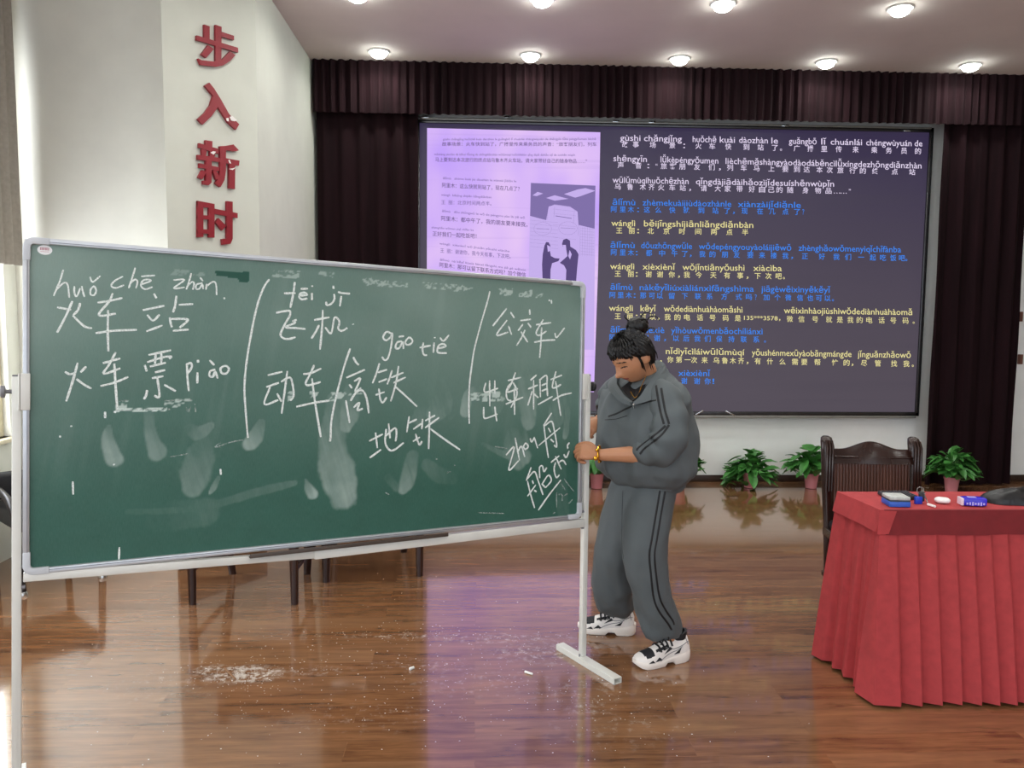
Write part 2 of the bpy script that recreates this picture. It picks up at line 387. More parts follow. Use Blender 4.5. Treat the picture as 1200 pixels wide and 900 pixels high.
for word, (ox, oy, kk), polys, spots in CHARS:
    pts = [(ox+x/kk, oy+y/kk) for pl in polys for x, y in pl]
    u, z = pier_uv(sum(p[0] for p in pts)/len(pts), max(p[1] for p in pts)); base = np.array([*PB, 0])+dirp*u; base[2] = z
    t = thing('wall_character', 'red raised character on the white pier, '+word, 'lettering', tuple(base), 0, 'red characters on the pier')
    g = G()
    for k, pl in enumerate(polys): pier_prism(g, [(ox+x/kk, oy+y/kk) for x, y in pl], .004, .020+.0002*k)
    obj('character', g, M_red, t, world=True, smooth=False)
    for pl in spots:
        g = G(); pier_prism(g, [(ox+x/kk, oy+y/kk) for x, y in pl], .0205, .0236)
        pe = obj('peeled_spot', g, M_peel, t, world=True, smooth=False); pe['label'] = 'white spot where the red film has peeled'

# ------------------------------------------------------------ LED screen
SX0, SX1, SZ0, SZ1 = -.53, 4.012, .62, 3.174
t = thing('led_screen', 'very large wall screen with pinyin lines at right and a lilac book page at left', 'screen', ((SX0+SX1)/2, DS, SZ0))
SCR = t
M_bez = mat('screen_frame_metal', '4a4a4c', .25, metal=.8, var=.1)
M_cab = mat('screen_cabinet', '1b1b1d', .6)
M_bez2 = mat('screen_rim_light', '9a9a94', .35, metal=.5)
g = G(); g.box(((SX0+SX1)/2, (DS+DW)/2+.006, (SZ0+SZ1)/2), (SX1-SX0-.02, DW-DS-.013, SZ1-SZ0-.02)); obj('cabinet', g, M_cab, t, world=True, smooth=False)
q = NT('screen_glow_glare'); q.b.inputs['Base Color'].default_value = (.01, .01, .012, 1); q.b.inputs['Roughness'].default_value = .35; q.b.inputs['Specular IOR Level'].default_value = .2
sp = q.n('ShaderNodeSeparateXYZ'); q.set(sp.inputs[0], q.n('ShaderNodeTexCoord').outputs['Object'])
up = q.ramp(sp.outputs[2], 0., 2.55)
cc = q.mix(q.math('POWER', up, 1.6), '574f5a', '32284a')  # background lifted above black: glare over the display put into its emission
bn = q.noise(q.coord((.05, 1, 1)), 9, 2); cc = q.mix(q.math('MULTIPLY', q.ramp(bn, .5, .8), .30), cc, '453f4c')
q.set(q.b.inputs['Emission Color'], cc); q.b.inputs['Emission Strength'].default_value = .86
g = G(); g.box(((SX0+SX1)/2, DS+.004, (SZ0+SZ1)/2), (SX1-SX0-.06, .012, SZ1-SZ0-.06)); obj('display', g, q.m, t, world=True, smooth=False)
for nm, c, s in [('frame_rail', ((SX0+SX1)/2, DS-.004, SZ1-.02), (SX1-SX0, .03, .04)), ('frame_rail', ((SX0+SX1)/2, DS-.004, SZ0+.018), (SX1-SX0, .03, .036)),
                 ('frame_rail', (SX0+.018, DS-.004, (SZ0+SZ1)/2), (.036, .03, SZ1-SZ0)), ('frame_rail', (SX1-.018, DS-.004, (SZ0+SZ1)/2), (.036, .03, SZ1-SZ0))]:
    g = G(); g.box(c, s); obj(nm, g, M_bez, t, world=True, bevel=.006)
g = G(); g.box(((SX0+SX1)/2, DS-.006, SZ1-.004), (SX1-SX0-.05, .034, .018)); obj('light_edge', g, M_bez2, t, world=True, bevel=.003)
g = G(); g.box(((SX0+SX1)/2, DS-.006, SZ0-.008), (SX1-SX0-.06, .034, .02)); obj('light_edge', g, M_bez2, t, world=True, bevel=.003)
M_clip = mat('steel_clip', 'd0d4d4', .2, metal=.9, var=.05)
for (a, b) in [((815, 486), (824, 481)), ((850, 481.5), (861, 487)), ((683, 483), (690, 488)), ((523, 482), (530, 478)), ((575, 482), (583, 478)), ((612, 483), (622, 479))]:
    g = G(); g.bar(atY(*a, DS-.021), atY(*b, DS-.021), .012, .014, up=(0, 1, 0)); obj('corner_clip', g, M_clip, t, world=True, bevel=.002)
for (px, py) in [(498, 137), (595, 137), (722, 142), (764, 143), (920, 147), (1063, 153)]:
    g = G(); g.box(atY(px, py, DS-.022), (.06, .012, .018)); obj('corner_clip', g, M_clip, t, world=True, bevel=.002)
def spt(px, py, dep): return atY(px, py, DS-.002-dep)
M_page = None
q = NT('page_glow'); q.t.nodes.remove(q.b); e = q.n('ShaderNodeEmission'); q.t.links.new(e.outputs[0], q.t.nodes['Material Output'].inputs[0])
pn = q.noise(q.coord((1, 1, .7), loc=(.3, 0, .6)), 1.5, 2); cc = q.mix(q.ramp(pn, .35, .62), 'c3a2fb', 'e6c6f6')
ln = q.noise(q.coord((.02, 1, 1)), 30, 1); cc = q.mix(q.math('MULTIPLY', q.ramp(ln, .62, .75), .15), cc, 'a98fd0')
q.set(e.inputs[0], cc); e.inputs[1].default_value = 1.0; M_page = q.m
def spoly(name, pts, m, dep, parent, th=.0006):
    g = G(); P = [spt(x, y, dep) for x, y in pts]+[spt(x, y, dep-th) for x, y in pts]; n = len(pts)
    g.add(P, [tuple(range(n)), tuple(range(2*n-1, n-1, -1))]+[(i, n+i, n+(i+1) % n, (i+1) % n) for i in range(n)])
    return obj(name, g, m, parent, world=True, smooth=False)
page = spoly('book_page', [(500.5, 150), (703.5, 155), (701, 310), (696, 459.5), (500, 454)], M_page, .004, t)
def spline_text(g, s, x0, y0, x1, y1, h, dep, bold=0.):
    """text between two baseline points of the screen; h = em height in pixels at that place"""
    v, f = glyphs(s, bold)
    if not len(v): return
    lo, hi = v.min(0), v.max(0); P = []
    for p in v:
        a = (p[0]-lo[0])/(hi[0]-lo[0]+1e-9)
        P.append(spt(x0+(x1-x0)*a, y0+(y1-y0)*a-p[1]*h, dep))
    g.add(P, f)
def text_line(name, items, m, dep, parent, bold=0.):
    g = G()
    for it in items: spline_text(g, *it, dep, bold)
    return obj(name, g, m, parent, world=True, smooth=False)
M_tw = emit('text_white', 'e9dcf6', .95); M_tb = emit('text_blue', '4088f0', 1.0); M_ty = emit('text_yellow', 'eadf9c', 1.0)
def hanzi_items(s, xs, ox, oy, k, ya, yb, xa=50, xb=1100, h=9.5):
    out = []
    for ch, x in zip(s, xs):
        y = ya+(yb-ya)*(x-xa)/(xb-xa); w = 21 if ch not in '：，。“”？！' else 7
        hh = h+1.5
        out.append((ch, ox+(x-w/2)/k, oy+(y+9)/k, ox+(x+w/2)/k, oy+(y+9)/k+.1, hh*.72))
    return out
def screen_line(m, ox, oy, pin, b0, b1, han, xs, ya, yb):
    k = 2.927; it = []
    for s, x0, x1 in pin:
        f0 = b0+(b1-b0)*(x0-50)/1050; f1 = b0+(b1-b0)*(x1-50)/1050
        it.append((s, ox+x0/k, oy+f0/k, ox+x1/k, oy+f1/k, 10.2))
    text_line('text_line', it, m, .004, SCR, .004)
    text_line('text_line', hanzi_items(han, xs, ox, oy, k, ya, yb), m, .004, SCR, .008)
A = (700, 140); B = (700, 300)
screen_line(M_tw, *A, [('gùshi', 78, 148), ('chǎngjǐng', 160, 290), ('huǒchē', 327, 408), ('kuài', 420, 472), ('dàozhàn', 486, 585), ('le', 597, 620), ('guǎngbō', 657, 752), ('lǐ', 768, 786), ('chuánlái', 800, 908), ('chéngwùyuán', 922, 1078), ('de', 1088, 1115)], 72, 92,
            '故事场景：火车快到站了。广播里传来乘务员的', [95, 132, 190, 257, 298, 347, 394, 449, 511, 560, 609, 630, 684, 731, 778, 828, 886, 950, 1000, 1052, 1100], 83, 108)
screen_line(M_tw, *A, [('shēngyīn', 55, 170), ('lǚkèpéngyǒumen', 217, 415), ('lièchēmǎshàngyàodàodáběncìlǚxíngdezhōngdiǎnzhàn', 440, 1112)], 143, 168,
            '声音：“旅客朋友们，列车马上要到达本次旅行的终点站', [80, 141, 175, 203, 228, 258, 291, 342, 392, 420, 455, 502, 546, 597, 645, 684, 718, 762, 797, 834, 875, 911, 953, 1020, 1080], 155, 180)
screen_line(M_tw, *A, [('wūlǔmùqíhuǒchēzhàn', 52, 313), ('qǐngdàjiādàihǎozìjǐdesuíshēnwùpǐn', 338, 812)], 217, 236,
            '乌鲁木齐火车站，请大家带好自己的随身物品……”', [70, 112, 156, 186, 219, 257, 293, 318, 365, 413, 447, 488, 530, 565, 597, 625, 662, 714, 757, 793, 822, 845, 866], 229, 250)
screen_line(M_tb, *A, [('ālǐmù', 52, 130), ('zhèmekuàijiùdàozhànle', 155, 460), ('xiànzàijǐdiǎnle', 482, 698)], 293, 310,
            '阿里木：这么快就到站了，现在几点了？', [57, 87, 115, 140, 170, 209, 257, 305, 356, 405, 445, 468, 505, 558, 600, 645, 685, 706], 307, 322)
screen_line(M_ty, *A, [('wánglì', 48, 130), ('běijīngshíjiānliǎngdiǎnbàn', 160, 535)], 365, 380,
            '王丽：北京时间两点半', [75, 118, 140, 183, 237, 291, 346, 400, 453, 507], 380, 394)
screen_line(M_tb, *A, [('ālǐmù', 45, 128), ('dōuzhōngwǔle', 150, 325), ('wǒdepéngyouyàoláijiēwǒ', 348, 665), ('zhènghǎowǒmenyìqǐchīfànba', 690, 1042)], 440, 457,
            '阿里木：都中午了，我的朋友要来接我，正好我们一起吃饭吧。', [57, 87, 115, 135, 177, 222, 265, 300, 320, 360, 395, 437, 478, 525, 565, 605, 645, 668, 712, 770, 820, 860, 905, 945, 980, 1015, 1045, 1060], 455, 476)
screen_line(M_ty, *B, [('wánglì', 44, 127), ('xièxiènǐ', 155, 268), ('wǒjīntiānyǒushì', 292, 505), ('xiàcìba', 535, 633)], 45, 58,
            '王丽：谢谢你，我今天有事，下次吧。', [70, 115, 135, 176, 215, 255, 280, 307, 348, 398, 445, 490, 515, 550, 587, 622, 640], 60, 76)
screen_line(M_tb, *B, [('ālǐmù', 45, 120), ('nàkěyǐliúxiàliánxìfāngshìma', 145, 537), ('jiāgèwēixìnyěkěyǐ', 562, 800)], 116, 130,
            '阿里木：那可以留下联系方式吗？加个微信也可以。', [52, 80, 108, 128, 157, 187, 215, 255, 300, 345, 385, 435, 485, 520, 543, 580, 618, 655, 695, 730, 760, 790, 808], 133, 149)
screen_line(M_ty, *B, [('wánglì', 40, 122), ('kěyǐ', 148, 202), ('wǒdediànhuàhàomǎshì', 228, 498), ('wēixìnhàojiùshìwǒdediànhuàhàomǎ', 640, 1080)], 188, 203,
            '王丽：可以，我的电话号码是', [70, 112, 135, 157, 190, 210, 241, 275, 308, 352, 395, 440, 482], 206, 222)
text_line('text_line', [('135***3578，', 700+503/2.927, 300+219/2.927, 700+628/2.927, 300+221/2.927, 7)]+hanzi_items('微信号就是我的电话号码。', [660, 700, 747, 795, 832, 868, 900, 933, 975, 1015, 1057, 1085], 700, 300, 2.927, 206, 222), M_ty, .004, SCR, .004)
screen_line(M_tb, *B, [('ālǐmù', 45, 118), ('xièxiè', 150, 230), ('yǐhòuwǒmenbǎochíliánxì', 253, 567)], 262, 276,
            '阿里木：谢谢，以后我们保持联系。', [52, 80, 108, 128, 165, 205, 232, 270, 305, 343, 378, 418, 460, 502, 545, 575], 278, 295)
screen_line(M_ty, *B, [('nǐdìyīcìláiwūlǔmùqí', 235, 505), ('yǒushénmexūyàobāngmángde', 530, 872), ('jǐnguǎnzhǎowǒ', 893, 1075)], 333, 350,
            '，你第一次来乌鲁木齐，有什么需要帮忙的，尽管找我。', [218, 250, 280, 310, 332, 368, 408, 437, 465, 493, 515, 550, 592, 635, 678, 710, 755, 815, 855, 875, 915, 962, 1018, 1060, 1082], 351, 370)
screen_line(M_tb, *B, [('xièxiènǐ', 278, 388)], 408, 422, '谢谢你！', [298, 342, 378, 398], 424, 440)
# the lilac page: small grey text and a line drawing
M_tp = emit('page_text', '5a4a80', .85); M_tp2 = emit('page_text_pale', '7a68a4', .95)
def page_line(s, x0, y0, x1, y1, h=4.6, m=None, dep=.0055): text_line('page_text', [(s, 480+x0/5, 130+y0/5, 480+x1/5, 130+y1/5, h)], m or M_tp, dep, page, .004)
page_line('gùshi chǎngjǐng huǒchē kuài dàozhàn le guǎngbō lǐ chuánlái chéngwùyuán de shēngyīn lǚkè péngyǒumen lièchē', 195, 172, 1092, 170, 3.6, M_tp2)
page_line('故事场景：火车快到站了，广播里传来乘务员的声音：“旅客朋友们，列车', 190, 203, 1096, 205, 5)
page_line('mǎshàng yàodào dá běncì lǚxíng de zhōngdiǎnzhàn wūlǔmùqí huǒchēzhàn qǐng dàjiā dàihǎo zìjǐ de suíshēn wùpǐn', 145, 260, 970, 264, 3.6, M_tp2)
page_line('马上要到达本次旅行的终点站乌鲁木齐火车站，请大家带好自己的随身物品……”', 150, 295, 1040, 305, 5.5)
page_line('ālǐmù   zhème kuài jiù dàozhàn le xiànzài jǐdiǎn le', 195, 400, 625, 418, 3.8, M_tp2)
page_line('阿里木：这么快就到站了，现在几点了？', 190, 446, 645, 468, 6)
page_line('wánglì  běijīng shíjiān liǎngdiǎnbàn', 185, 497, 480, 512, 3.6, M_tp2)
page_line('王  丽：北京时间两点半。', 185, 545, 480, 553, 5.6, M_tp2)
page_line('ālǐmù   dōu zhōngwǔ le wǒ de péngyou yào lái jiē wǒ', 190, 592, 675, 632, 3.8, M_tp2)
page_line('阿里木：都中午了，我的朋友要来接我，', 185, 640, 690, 678, 6.2)
page_line('zhènghǎo wǒmen yìqǐ chīfàn ba', 128, 688, 375, 704, 3.4, M_tp2)
page_line('正好我们一起吃饭吧！', 135, 730, 392, 745, 6)
page_line('wánglì  xièxiènǐ wǒ jīntiān yǒushì xiàcìba', 175, 782, 585, 828, 3.6, M_tp2)
page_line('王  丽：谢谢你，我今天有事，下次吧。', 180, 828, 592, 864, 5.8, M_tp2)
page_line('ālǐmù  nà kěyǐ liúxià liánxì fāngshì ma jiā gè wēixìn', 178, 877, 680, 938, 3.6, M_tp2)
page_line('阿里木：那可以留下联系方式吗？加个微信', 175, 912, 680, 972, 6)
M_i1 = emit('drawing_sky', '8877b2', .9); M_i2 = emit('drawing_pale', 'cbb4f2', .95); M_i3 = emit('drawing_dark', '65558a', .8); M_i4 = emit('drawing_line', '7d6aa8', .85)
def pp(x, y): return (480+x/5, 130+y/5)
il = spoly('drawing', [pp(709, 420), pp(1090, 437), pp(1080, 1400), pp(690, 1390)], M_i2, .0055, page)
spoly('drawing_sky', [pp(711, 422), pp(1089, 438), pp(1084, 690), pp(990, 668), pp(985, 590), pp(940, 560), pp(850, 548), pp(815, 560), pp(800, 640), pp(706, 615)], M_i1, .0065, page)
for c in ([(720, 495), (750, 474), (782, 484), (745, 499)], [(800, 510), (850, 494), (930, 515), (850, 526)], [(905, 487), (985, 460), (1030, 452), (1088, 468), (1000, 500), (970, 508)]):
    spoly('drawing_cloud', [pp(*p) for p in c], M_i2, .0072, page)
def sline(pts, w=1.0):
    g = G(); P = [np.array(p) for p in pts]
    for a, b in zip(P[:-1], P[1:]):
        d = unit(b-a); s_ = np.array([-d[1], d[0]])*w/10
        qd = [a+s_, b+s_, b-s_, a-s_]
        g.add([spt(480+x/5, 130+y/5, .0074) for x, y in qd], [(0, 1, 2, 3)])
    return g
ln = G()
def addl(pts, w=4.): 
    s_ = sline(pts, w); ln.add(s_.v, s_.f)
for y in range(690, 860, 17): addl([(1000, y-4), (1082, y+3)], 3)
for x in range(1000, 1083, 14): addl([(x, 680), (x-2, 850)], 3)
for y in range(640, 800, 22): addl([(706, y), (870, y+14)], 3)
addl([(805, 640), (812, 560), (850, 550), (940, 562), (985, 592), (990, 668), (988, 730)]); addl([(845, 625), (850, 560)]); addl([(960, 660), (965, 590)])
for y in (575, 600, 665, 740): addl([(840, y), (975, y+14)], 3)
for (cx, cy, rx, ry) in [(780, 690, 52, 38), (928, 687, 54, 38)]:
    addl([(cx+rx*cos(a*pi/12), cy+ry*sin(a*pi/12)) for a in range(25)], 4)
addl([(745, 690), (815, 692)], 8); addl([(885, 685), (972, 690)], 8); addl([(855, 615), (950, 630)], 18)
obj('drawing_lines', ln, M_i4, page, world=True, smooth=False)
# two figures shaking hands in the drawing
woman = [(790, 790), (800, 768), (815, 770), (825, 790), (822, 820), (828, 850), (850, 862), (880, 865), (872, 880), (835, 892), (826, 930), (824, 1010), (780, 1010), (776, 900), (780, 840)]
man = [(893, 780), (900, 755), (920, 748), (940, 760), (942, 795), (975, 815), (990, 840), (982, 920), (975, 1010), (915, 1010), (918, 930), (905, 905), (880, 890), (905, 868), (925, 850), (918, 812), (900, 800)]
spoly('drawing_figure', [pp(*p) for p in woman], M_i3, .0084, page); spoly('drawing_figure', [pp(*p) for p in man], M_i3, .0084, page)
spoly('drawing_face', [pp(*p) for p in [(806, 785), (824, 795), (822, 820), (810, 826)]], M_i2, .0090, page); spoly('drawing_face', [pp(*p) for p in [(897, 785), (915, 785), (918, 810), (902, 812)]], M_i2, .0090, page)
spoly('drawing_shirt', [pp(*p) for p in [(938, 815), (950, 840), (940, 870), (930, 850)]], M_i2, .0090, page)
# ============================================================ CHALKBOARD ON ITS STAND
def board_axes(yaw, tilt, roll):
    u = np.array([cos(yaw), sin(yaw), 0]); n = np.array([-sin(yaw), cos(yaw), 0])
    v = np.array([0, 0, 1.])*cos(tilt)+n*sin(tilt)
    u2 = u*cos(roll)+v*sin(roll); v2 = -u*sin(roll)+v*cos(roll)
    return u2, np.cross(v2, u2), v2
BU, BN, BV = board_axes(.4835, .0511, -.0377)
BC = np.array([-.4515, 2.8947, 1.1765]); BW, BH = 2.05, 1.017
ZB = BC[2]/BV[2]; BO = BC-BV*ZB
BM = Matrix([[BU[i], BN[i], BV[i], BO[i]] for i in range(3)]+[[0, 0, 0, 1]])
def bpx(px, py, dep=0.):
    d = ray(px, py); t = np.dot(BO-BN*dep-CAM, BN)/np.dot(d, BN); p = CAM+d*t-BO
    return np.array([np.dot(p, BU), -dep, np.dot(p, BV)])
def bw(x, y, z): return BO+BU*x+BN*y+BV*z
BRD = thing('chalkboard', 'long green chalkboard full of white handwriting on a pale metal stand', 'chalkboard', M=BM)
M_alu = mat('aluminium_frame', 'c2c6c9', .38, metal=.55, var=.05)
M_cap = mat('grey_plastic_cap', 'c5cace', .45, var=.04)
M_stand = mat('cream_stand_paint', 'd9dad2', .42, var=.04, nscale=9)
M_dark = mat('dark_plastic', '2a2a2c', .5); M_grey = mat('grey_plastic', '77777a', .5)
# writing surface: a fine grid that carries the wiped chalk as an attribute
NX, NZ = 500, 250
xs = np.linspace(-BW/2+.012, BW/2-.012, NX); zs = np.linspace(ZB-BH/2+.012, ZB+BH/2-.012, NZ)
XX, ZZ = np.meshgrid(xs, zs)
CH = np.zeros_like(XX)
def vnoise(X, Z, sx, sz, seed, octv=3):
    r = np.random.default_rng(seed); out = np.zeros_like(X); amp = 1.; tot = 0
    for o in range(octv):
        T = r.random((64, 64)); a = X/sx*2**o+100; b = Z/sz*2**o+100
        i = np.floor(a).astype(int); j = np.floor(b).astype(int); fa = a-i; fb = b-j; fa = fa*fa*(3-2*fa); fb = fb*fb*(3-2*fb)
        g_ = lambda p, q_: T[p % 64, q_ % 64]
        out += amp*((g_(i, j)*(1-fa)+g_(i+1, j)*fa)*(1-fb)+(g_(i, j+1)*(1-fa)+g_(i+1, j+1)*fa)*fb); tot += amp; amp *= .5
    return out/tot
def sstep(x, a, b): t = np.clip((x-a)/(b-a), 0, 1); return t*t*(3-2*t)
def smear(pts, rad, st, soft=.35, seed=0, grain=.5):
    """a swipe of chalk along pixel points with a radius (px) at each point; crisp at its end"""
    global CH
    P = catmull([(*p, r) for p, r in zip(pts, rad)], 5) if len(pts) > 2 else [np.array((*p, r), float) for p, r in zip(pts, rad)]
    L = [bpx(p[0], p[1]) for p in P]; k = []
    for p in P: k.append(np.linalg.norm(bpx(p[0]+3, p[1])-bpx(p[0]-3, p[1]))/6*p[2]*1.12)
    best = np.full(XX.shape, 9.); along = np.zeros(XX.shape)
    for i in range(len(L)-1):
        a = L[i][[0, 2]]; b = L[i+1][[0, 2]]; d = b-a; dd = d@d+1e-12
        t = np.clip(((XX-a[0])*d[0]+(ZZ-a[1])*d[1])/dd, 0, 1)
        dist = np.hypot(XX-a[0]-t*d[0], ZZ-a[1]-t*d[1])/(k[i]+(k[i+1]-k[i])*t+1e-6)
        m = dist < best; best = np.where(m, dist, best); along = np.where(m, (i+t)/(len(L)-1), along)
    nz = .6*vnoise(XX+.3*ZZ, ZZ, .012, .15, seed+3)+.4*vnoise(XX, ZZ, .03, .03, seed+9); best = best*(.82+.4*vnoise(XX, ZZ, .03, .04, seed+20))
    e = (1-sstep(best, 1-soft, 1.03))*(.45+.55*along)*(1-grain+grain*1.6*nz)
    CH = np.maximum(CH, e*st)
def patch(poly, st, seed=0, th=.42):
    global CH
    Q = [bpx(*p)[[0, 2]] for p in poly]; ins = np.zeros(XX.shape, bool)
    for i in range(len(Q)):
        a, b = Q[i], Q[(i+1) % len(Q)]
        c = ((a[1] > ZZ) != (b[1] > ZZ)) & (XX < (b[0]-a[0])*(ZZ-a[1])/(b[1]-a[1]+1e-12)+a[0]); ins ^= c
    nz = vnoise(XX, ZZ, .012, .008, seed+40); CH = np.where(ins, np.maximum(CH, st*sstep(nz, th, th+.2)), CH)
hrel = (ZZ-(ZB-BH/2))/BH; xrel = (XX+BW/2)/BW
film = .03+.20*sstep(hrel, .15, .95)*(.6+.6*vnoise(XX, ZZ, .25, .18, 1)) + .12*np.exp(-(xrel/.09)**2)*sstep(hrel, .15, .9) + .05*sstep(xrel, .45, .7)*sstep(hrel, .15, .5)
stre = vnoise(XX-.15*ZZ, ZZ, .035, .5, 5); film += .05*sstep(stre, .5, .9)*sstep(hrel, .1, .5)*vnoise(XX, ZZ, .1, .2, 77)
CH = film.copy()
for i, (pts, rad, st) in enumerate([
    ([(128, 500), (126, 515), (134, 538)], [3, 9, 11], .42), ([(174, 480), (176, 505), (184, 530)], [7, 8, 12], .30), ([(222, 503), (232, 508), (246, 500)], [9, 10, 6], .26),
    ([(240, 520), (232, 545), (226, 572)], [14, 22, 14], .24), ([(256, 560), (250, 572), (246, 578)], [3, 4, 2], .34), ([(306, 495), (300, 510), (293, 520)], [5, 10, 9], .38),
    ([(358, 562), (362, 572), (366, 579)], [1, 5, 7], .5), ([(392, 470), (390, 520), (398, 560), (404, 582)], [12, 18, 22, 16], .42), ([(412, 455), (410, 480), (405, 500)], [10, 14, 8], .36),
    ([(483, 535), (478, 560), (473, 574)], [8, 10, 6], .34), ([(455, 560), (465, 572)], [6, 5], .14), ([(505, 440), (500, 468), (490, 490)], [8, 12, 9], .2), ([(545, 340), (535, 400), (525, 480)], [14, 16, 14], .15),
    ([(500, 345), (517, 400), (518, 470), (508, 486)], [10, 17, 16, 10], .24), ([(560, 350), (562, 410), (561, 440)], [8, 10, 10], .16), ([(560, 455), (549, 463), (545, 482)], [5, 7, 7], .46), ([(573, 380), (590, 440), (582, 478)], [6, 8, 8], .22),
    ([(595, 360), (612, 420), (618, 470), (619, 494)], [9, 10, 13, 9], .34), ([(640, 380), (655, 440), (652, 490)], [9, 11, 11], .24), ([(668, 440), (664, 500), (662, 512)], [5, 4, 3], .34),
    ([(566, 520), (590, 532), (615, 535)], [2, 4, 8], .30), ([(607, 500), (605, 520), (608, 540)], [12, 16, 10], .26), ([(395, 360), (402, 385), (402, 395)], [12, 16, 14], .12), ([(430, 418), (452, 430), (462, 442)], [10, 12, 10], .16),
    ([(150, 600), (230, 596), (300, 577), (345, 566)], [4, 5, 6, 4], .14), ([(190, 605), (240, 600)], [25, 20], .09), ([(530, 560), (515, 556), (500, 545)], [8, 10, 8], .12), ([(400, 330), (480, 420)], [5, 8], .08), ([(640, 345), (660, 600)], [10, 8], .08)]):
    smear(pts, rad, st, seed=i)
for i, (poly, st) in enumerate([
    ([(137, 469), (150, 470), (148, 480), (135, 481)], .6), ([(192, 470), (222, 469), (206, 478), (192, 480)], .55), ([(137, 478), (195, 478), (195, 482), (135, 483)], .75), ([(205, 468), (226, 468), (226, 469.5), (205, 470)], .5),
    ([(338, 459), (343, 459), (343, 469), (337, 470)], .55), ([(363, 458), (374, 459), (371, 465), (363, 466)], .6), ([(388, 459), (408, 459), (398, 469), (385, 470)], .6), ([(410, 461), (425, 459), (424, 462), (408, 463)], .5),
    ([(551, 460), (586, 459), (588, 470), (552, 470)], .62), ([(586, 459), (592, 468), (590, 470), (584, 470)], .4), ([(320, 316), (352, 318), (350, 326), (318, 325)], .42), ([(375, 318), (392, 319), (390, 325), (372, 322)], .4),
    ([(424, 327), (435, 325), (440, 332), (430, 335)], .45), ([(436, 328), (478, 330), (478, 337), (436, 335)], .5), ([(495, 331), (540, 334), (556, 337), (540, 342), (500, 338)], .5), ([(585, 338), (601, 338), (600, 347), (586, 346)], .55),
    ([(608, 344), (624, 339), (623, 348), (608, 348)], .55), ([(628, 345), (637, 344), (634, 349), (628, 349)], .6), ([(206, 315), (230, 318), (250, 321), (230, 325), (200, 322)], .28), ([(60, 303), (72, 302), (80, 308), (64, 311)], .22), ([(250, 318), (256, 322), (262, 324), (250, 320)], .5)]):
    patch(poly, st*1.25, seed=i, th=.35)
for pl in ([(252, 318), (292, 319), (292, 330), (282, 331), (278, 326), (254, 323)],):      # a clean rectangle where a label was
    Q = [bpx(*p)[[0, 2]] for p in pl]; ins = np.zeros(XX.shape, bool)
    for i in range(len(Q)):
        a, b = Q[i], Q[(i+1) % len(Q)]
        ins ^= ((a[1] > ZZ) != (b[1] > ZZ)) & (XX < (b[0]-a[0])*(ZZ-a[1])/(b[1]-a[1]+1e-12)+a[0])
    CH[ins] = -.12
g = G(); g.v = [(x, 0., z) for x, z in zip(XX.ravel(), ZZ.ravel())]
idx = np.arange(NX*NZ).reshape(NZ, NX)
g.f = [tuple(f) for f in np.stack([idx[:-1, :-1], idx[:-1, 1:], idx[1:, 1:], idx[1:, :-1]], -1).reshape(-1, 4).tolist()]; g.m = [0]*len(g.f)
q = NT('green_chalkboard')
at = q.n('ShaderNodeAttribute', attribute_name='chalk'); 
gn = q.noise(q.coord(), 9, 4); gn2 = q.noise(q.coord((40, 1, 6)), 9, 5, .7)
base = q.mix(gn, '1d5041', '265e4f')
cf = q.math('MULTIPLY_ADD', q.math('SUBTRACT', gn2, .5), .10, at.outputs['Fac'])
base = q.mix(q.math('MULTIPLY', cf, 1.0, clamp=True), base, 'cfe0d8')
base = q.mix(q.math('MULTIPLY', at.outputs['Fac'], -3., clamp=True), base, '15392e')
q.set(q.b.inputs['Base Color'], base); q.set(q.b.inputs['Roughness'], .5); q.b.inputs['Specular IOR Level'].default_value = .35
surf = obj('writing_surface', g, q.m, BRD, smooth=False)
a = surf.data.attributes.new('chalk', 'FLOAT', 'POINT'); a.data.foreach_set('value', CH.ravel().astype(np.float32))
g = G(); g.box((0, .012, ZB), (BW-.01, .018, BH-.01)); obj('back_panel', g, M_cap, BRD, smooth=False)
fw = .0185
for c, s in [((0, .002, ZB+BH/2-fw/2), (BW-.12, .026, fw)), ((0, .002, ZB-BH/2+fw/2), (BW-.12, .026, fw)), ((-BW/2+fw/2, .002, ZB), (fw, .026, BH-.12)), ((BW/2-fw/2, .002, ZB), (fw, .026, BH-.12))]:
    g = G(); g.box(c, s); o = obj('frame_rail', g, M_alu, BRD, bevel=.004)
    g = G(); lx = s[0] > s[2]
    g.box((c[0]-(0 if lx else math.copysign(.003, c[0])), -.0118, c[2]-(math.copysign(.003, c[2]-ZB) if lx else 0)), (s[0] if lx else .002, .0016, .002 if lx else s[2])); obj('groove', g, M_grey, o, smooth=False)
for sx in (-1, 1):
    for sz in (-1, 1):
        x0, z0 = sx*BW/2, ZB+sz*BH/2; R_ = .030; wv = .0205
        arc = [(R_*(1-cos(t)), R_*(1-sin(t))) for t in np.linspace(0, pi/2, 8)]     # from the side towards the end
        out = [(0, .07)]+arc+[(.07, 0)]; inn = [(.07, wv)]+[(wv+.010*(1-cos(t)), wv+.010*(1-sin(t))) for t in np.linspace(pi/2, 0, 5)]+[(wv, .07)]
        pl = [(x0-sx*a, z0-sz*b) for a, b in out+inn]
        if sx*sz > 0: pl = pl[::-1]
        g = G(); g.prism(pl, -.0135, .018); obj('corner_cap', g, M_cap, BRD, bevel=.003)
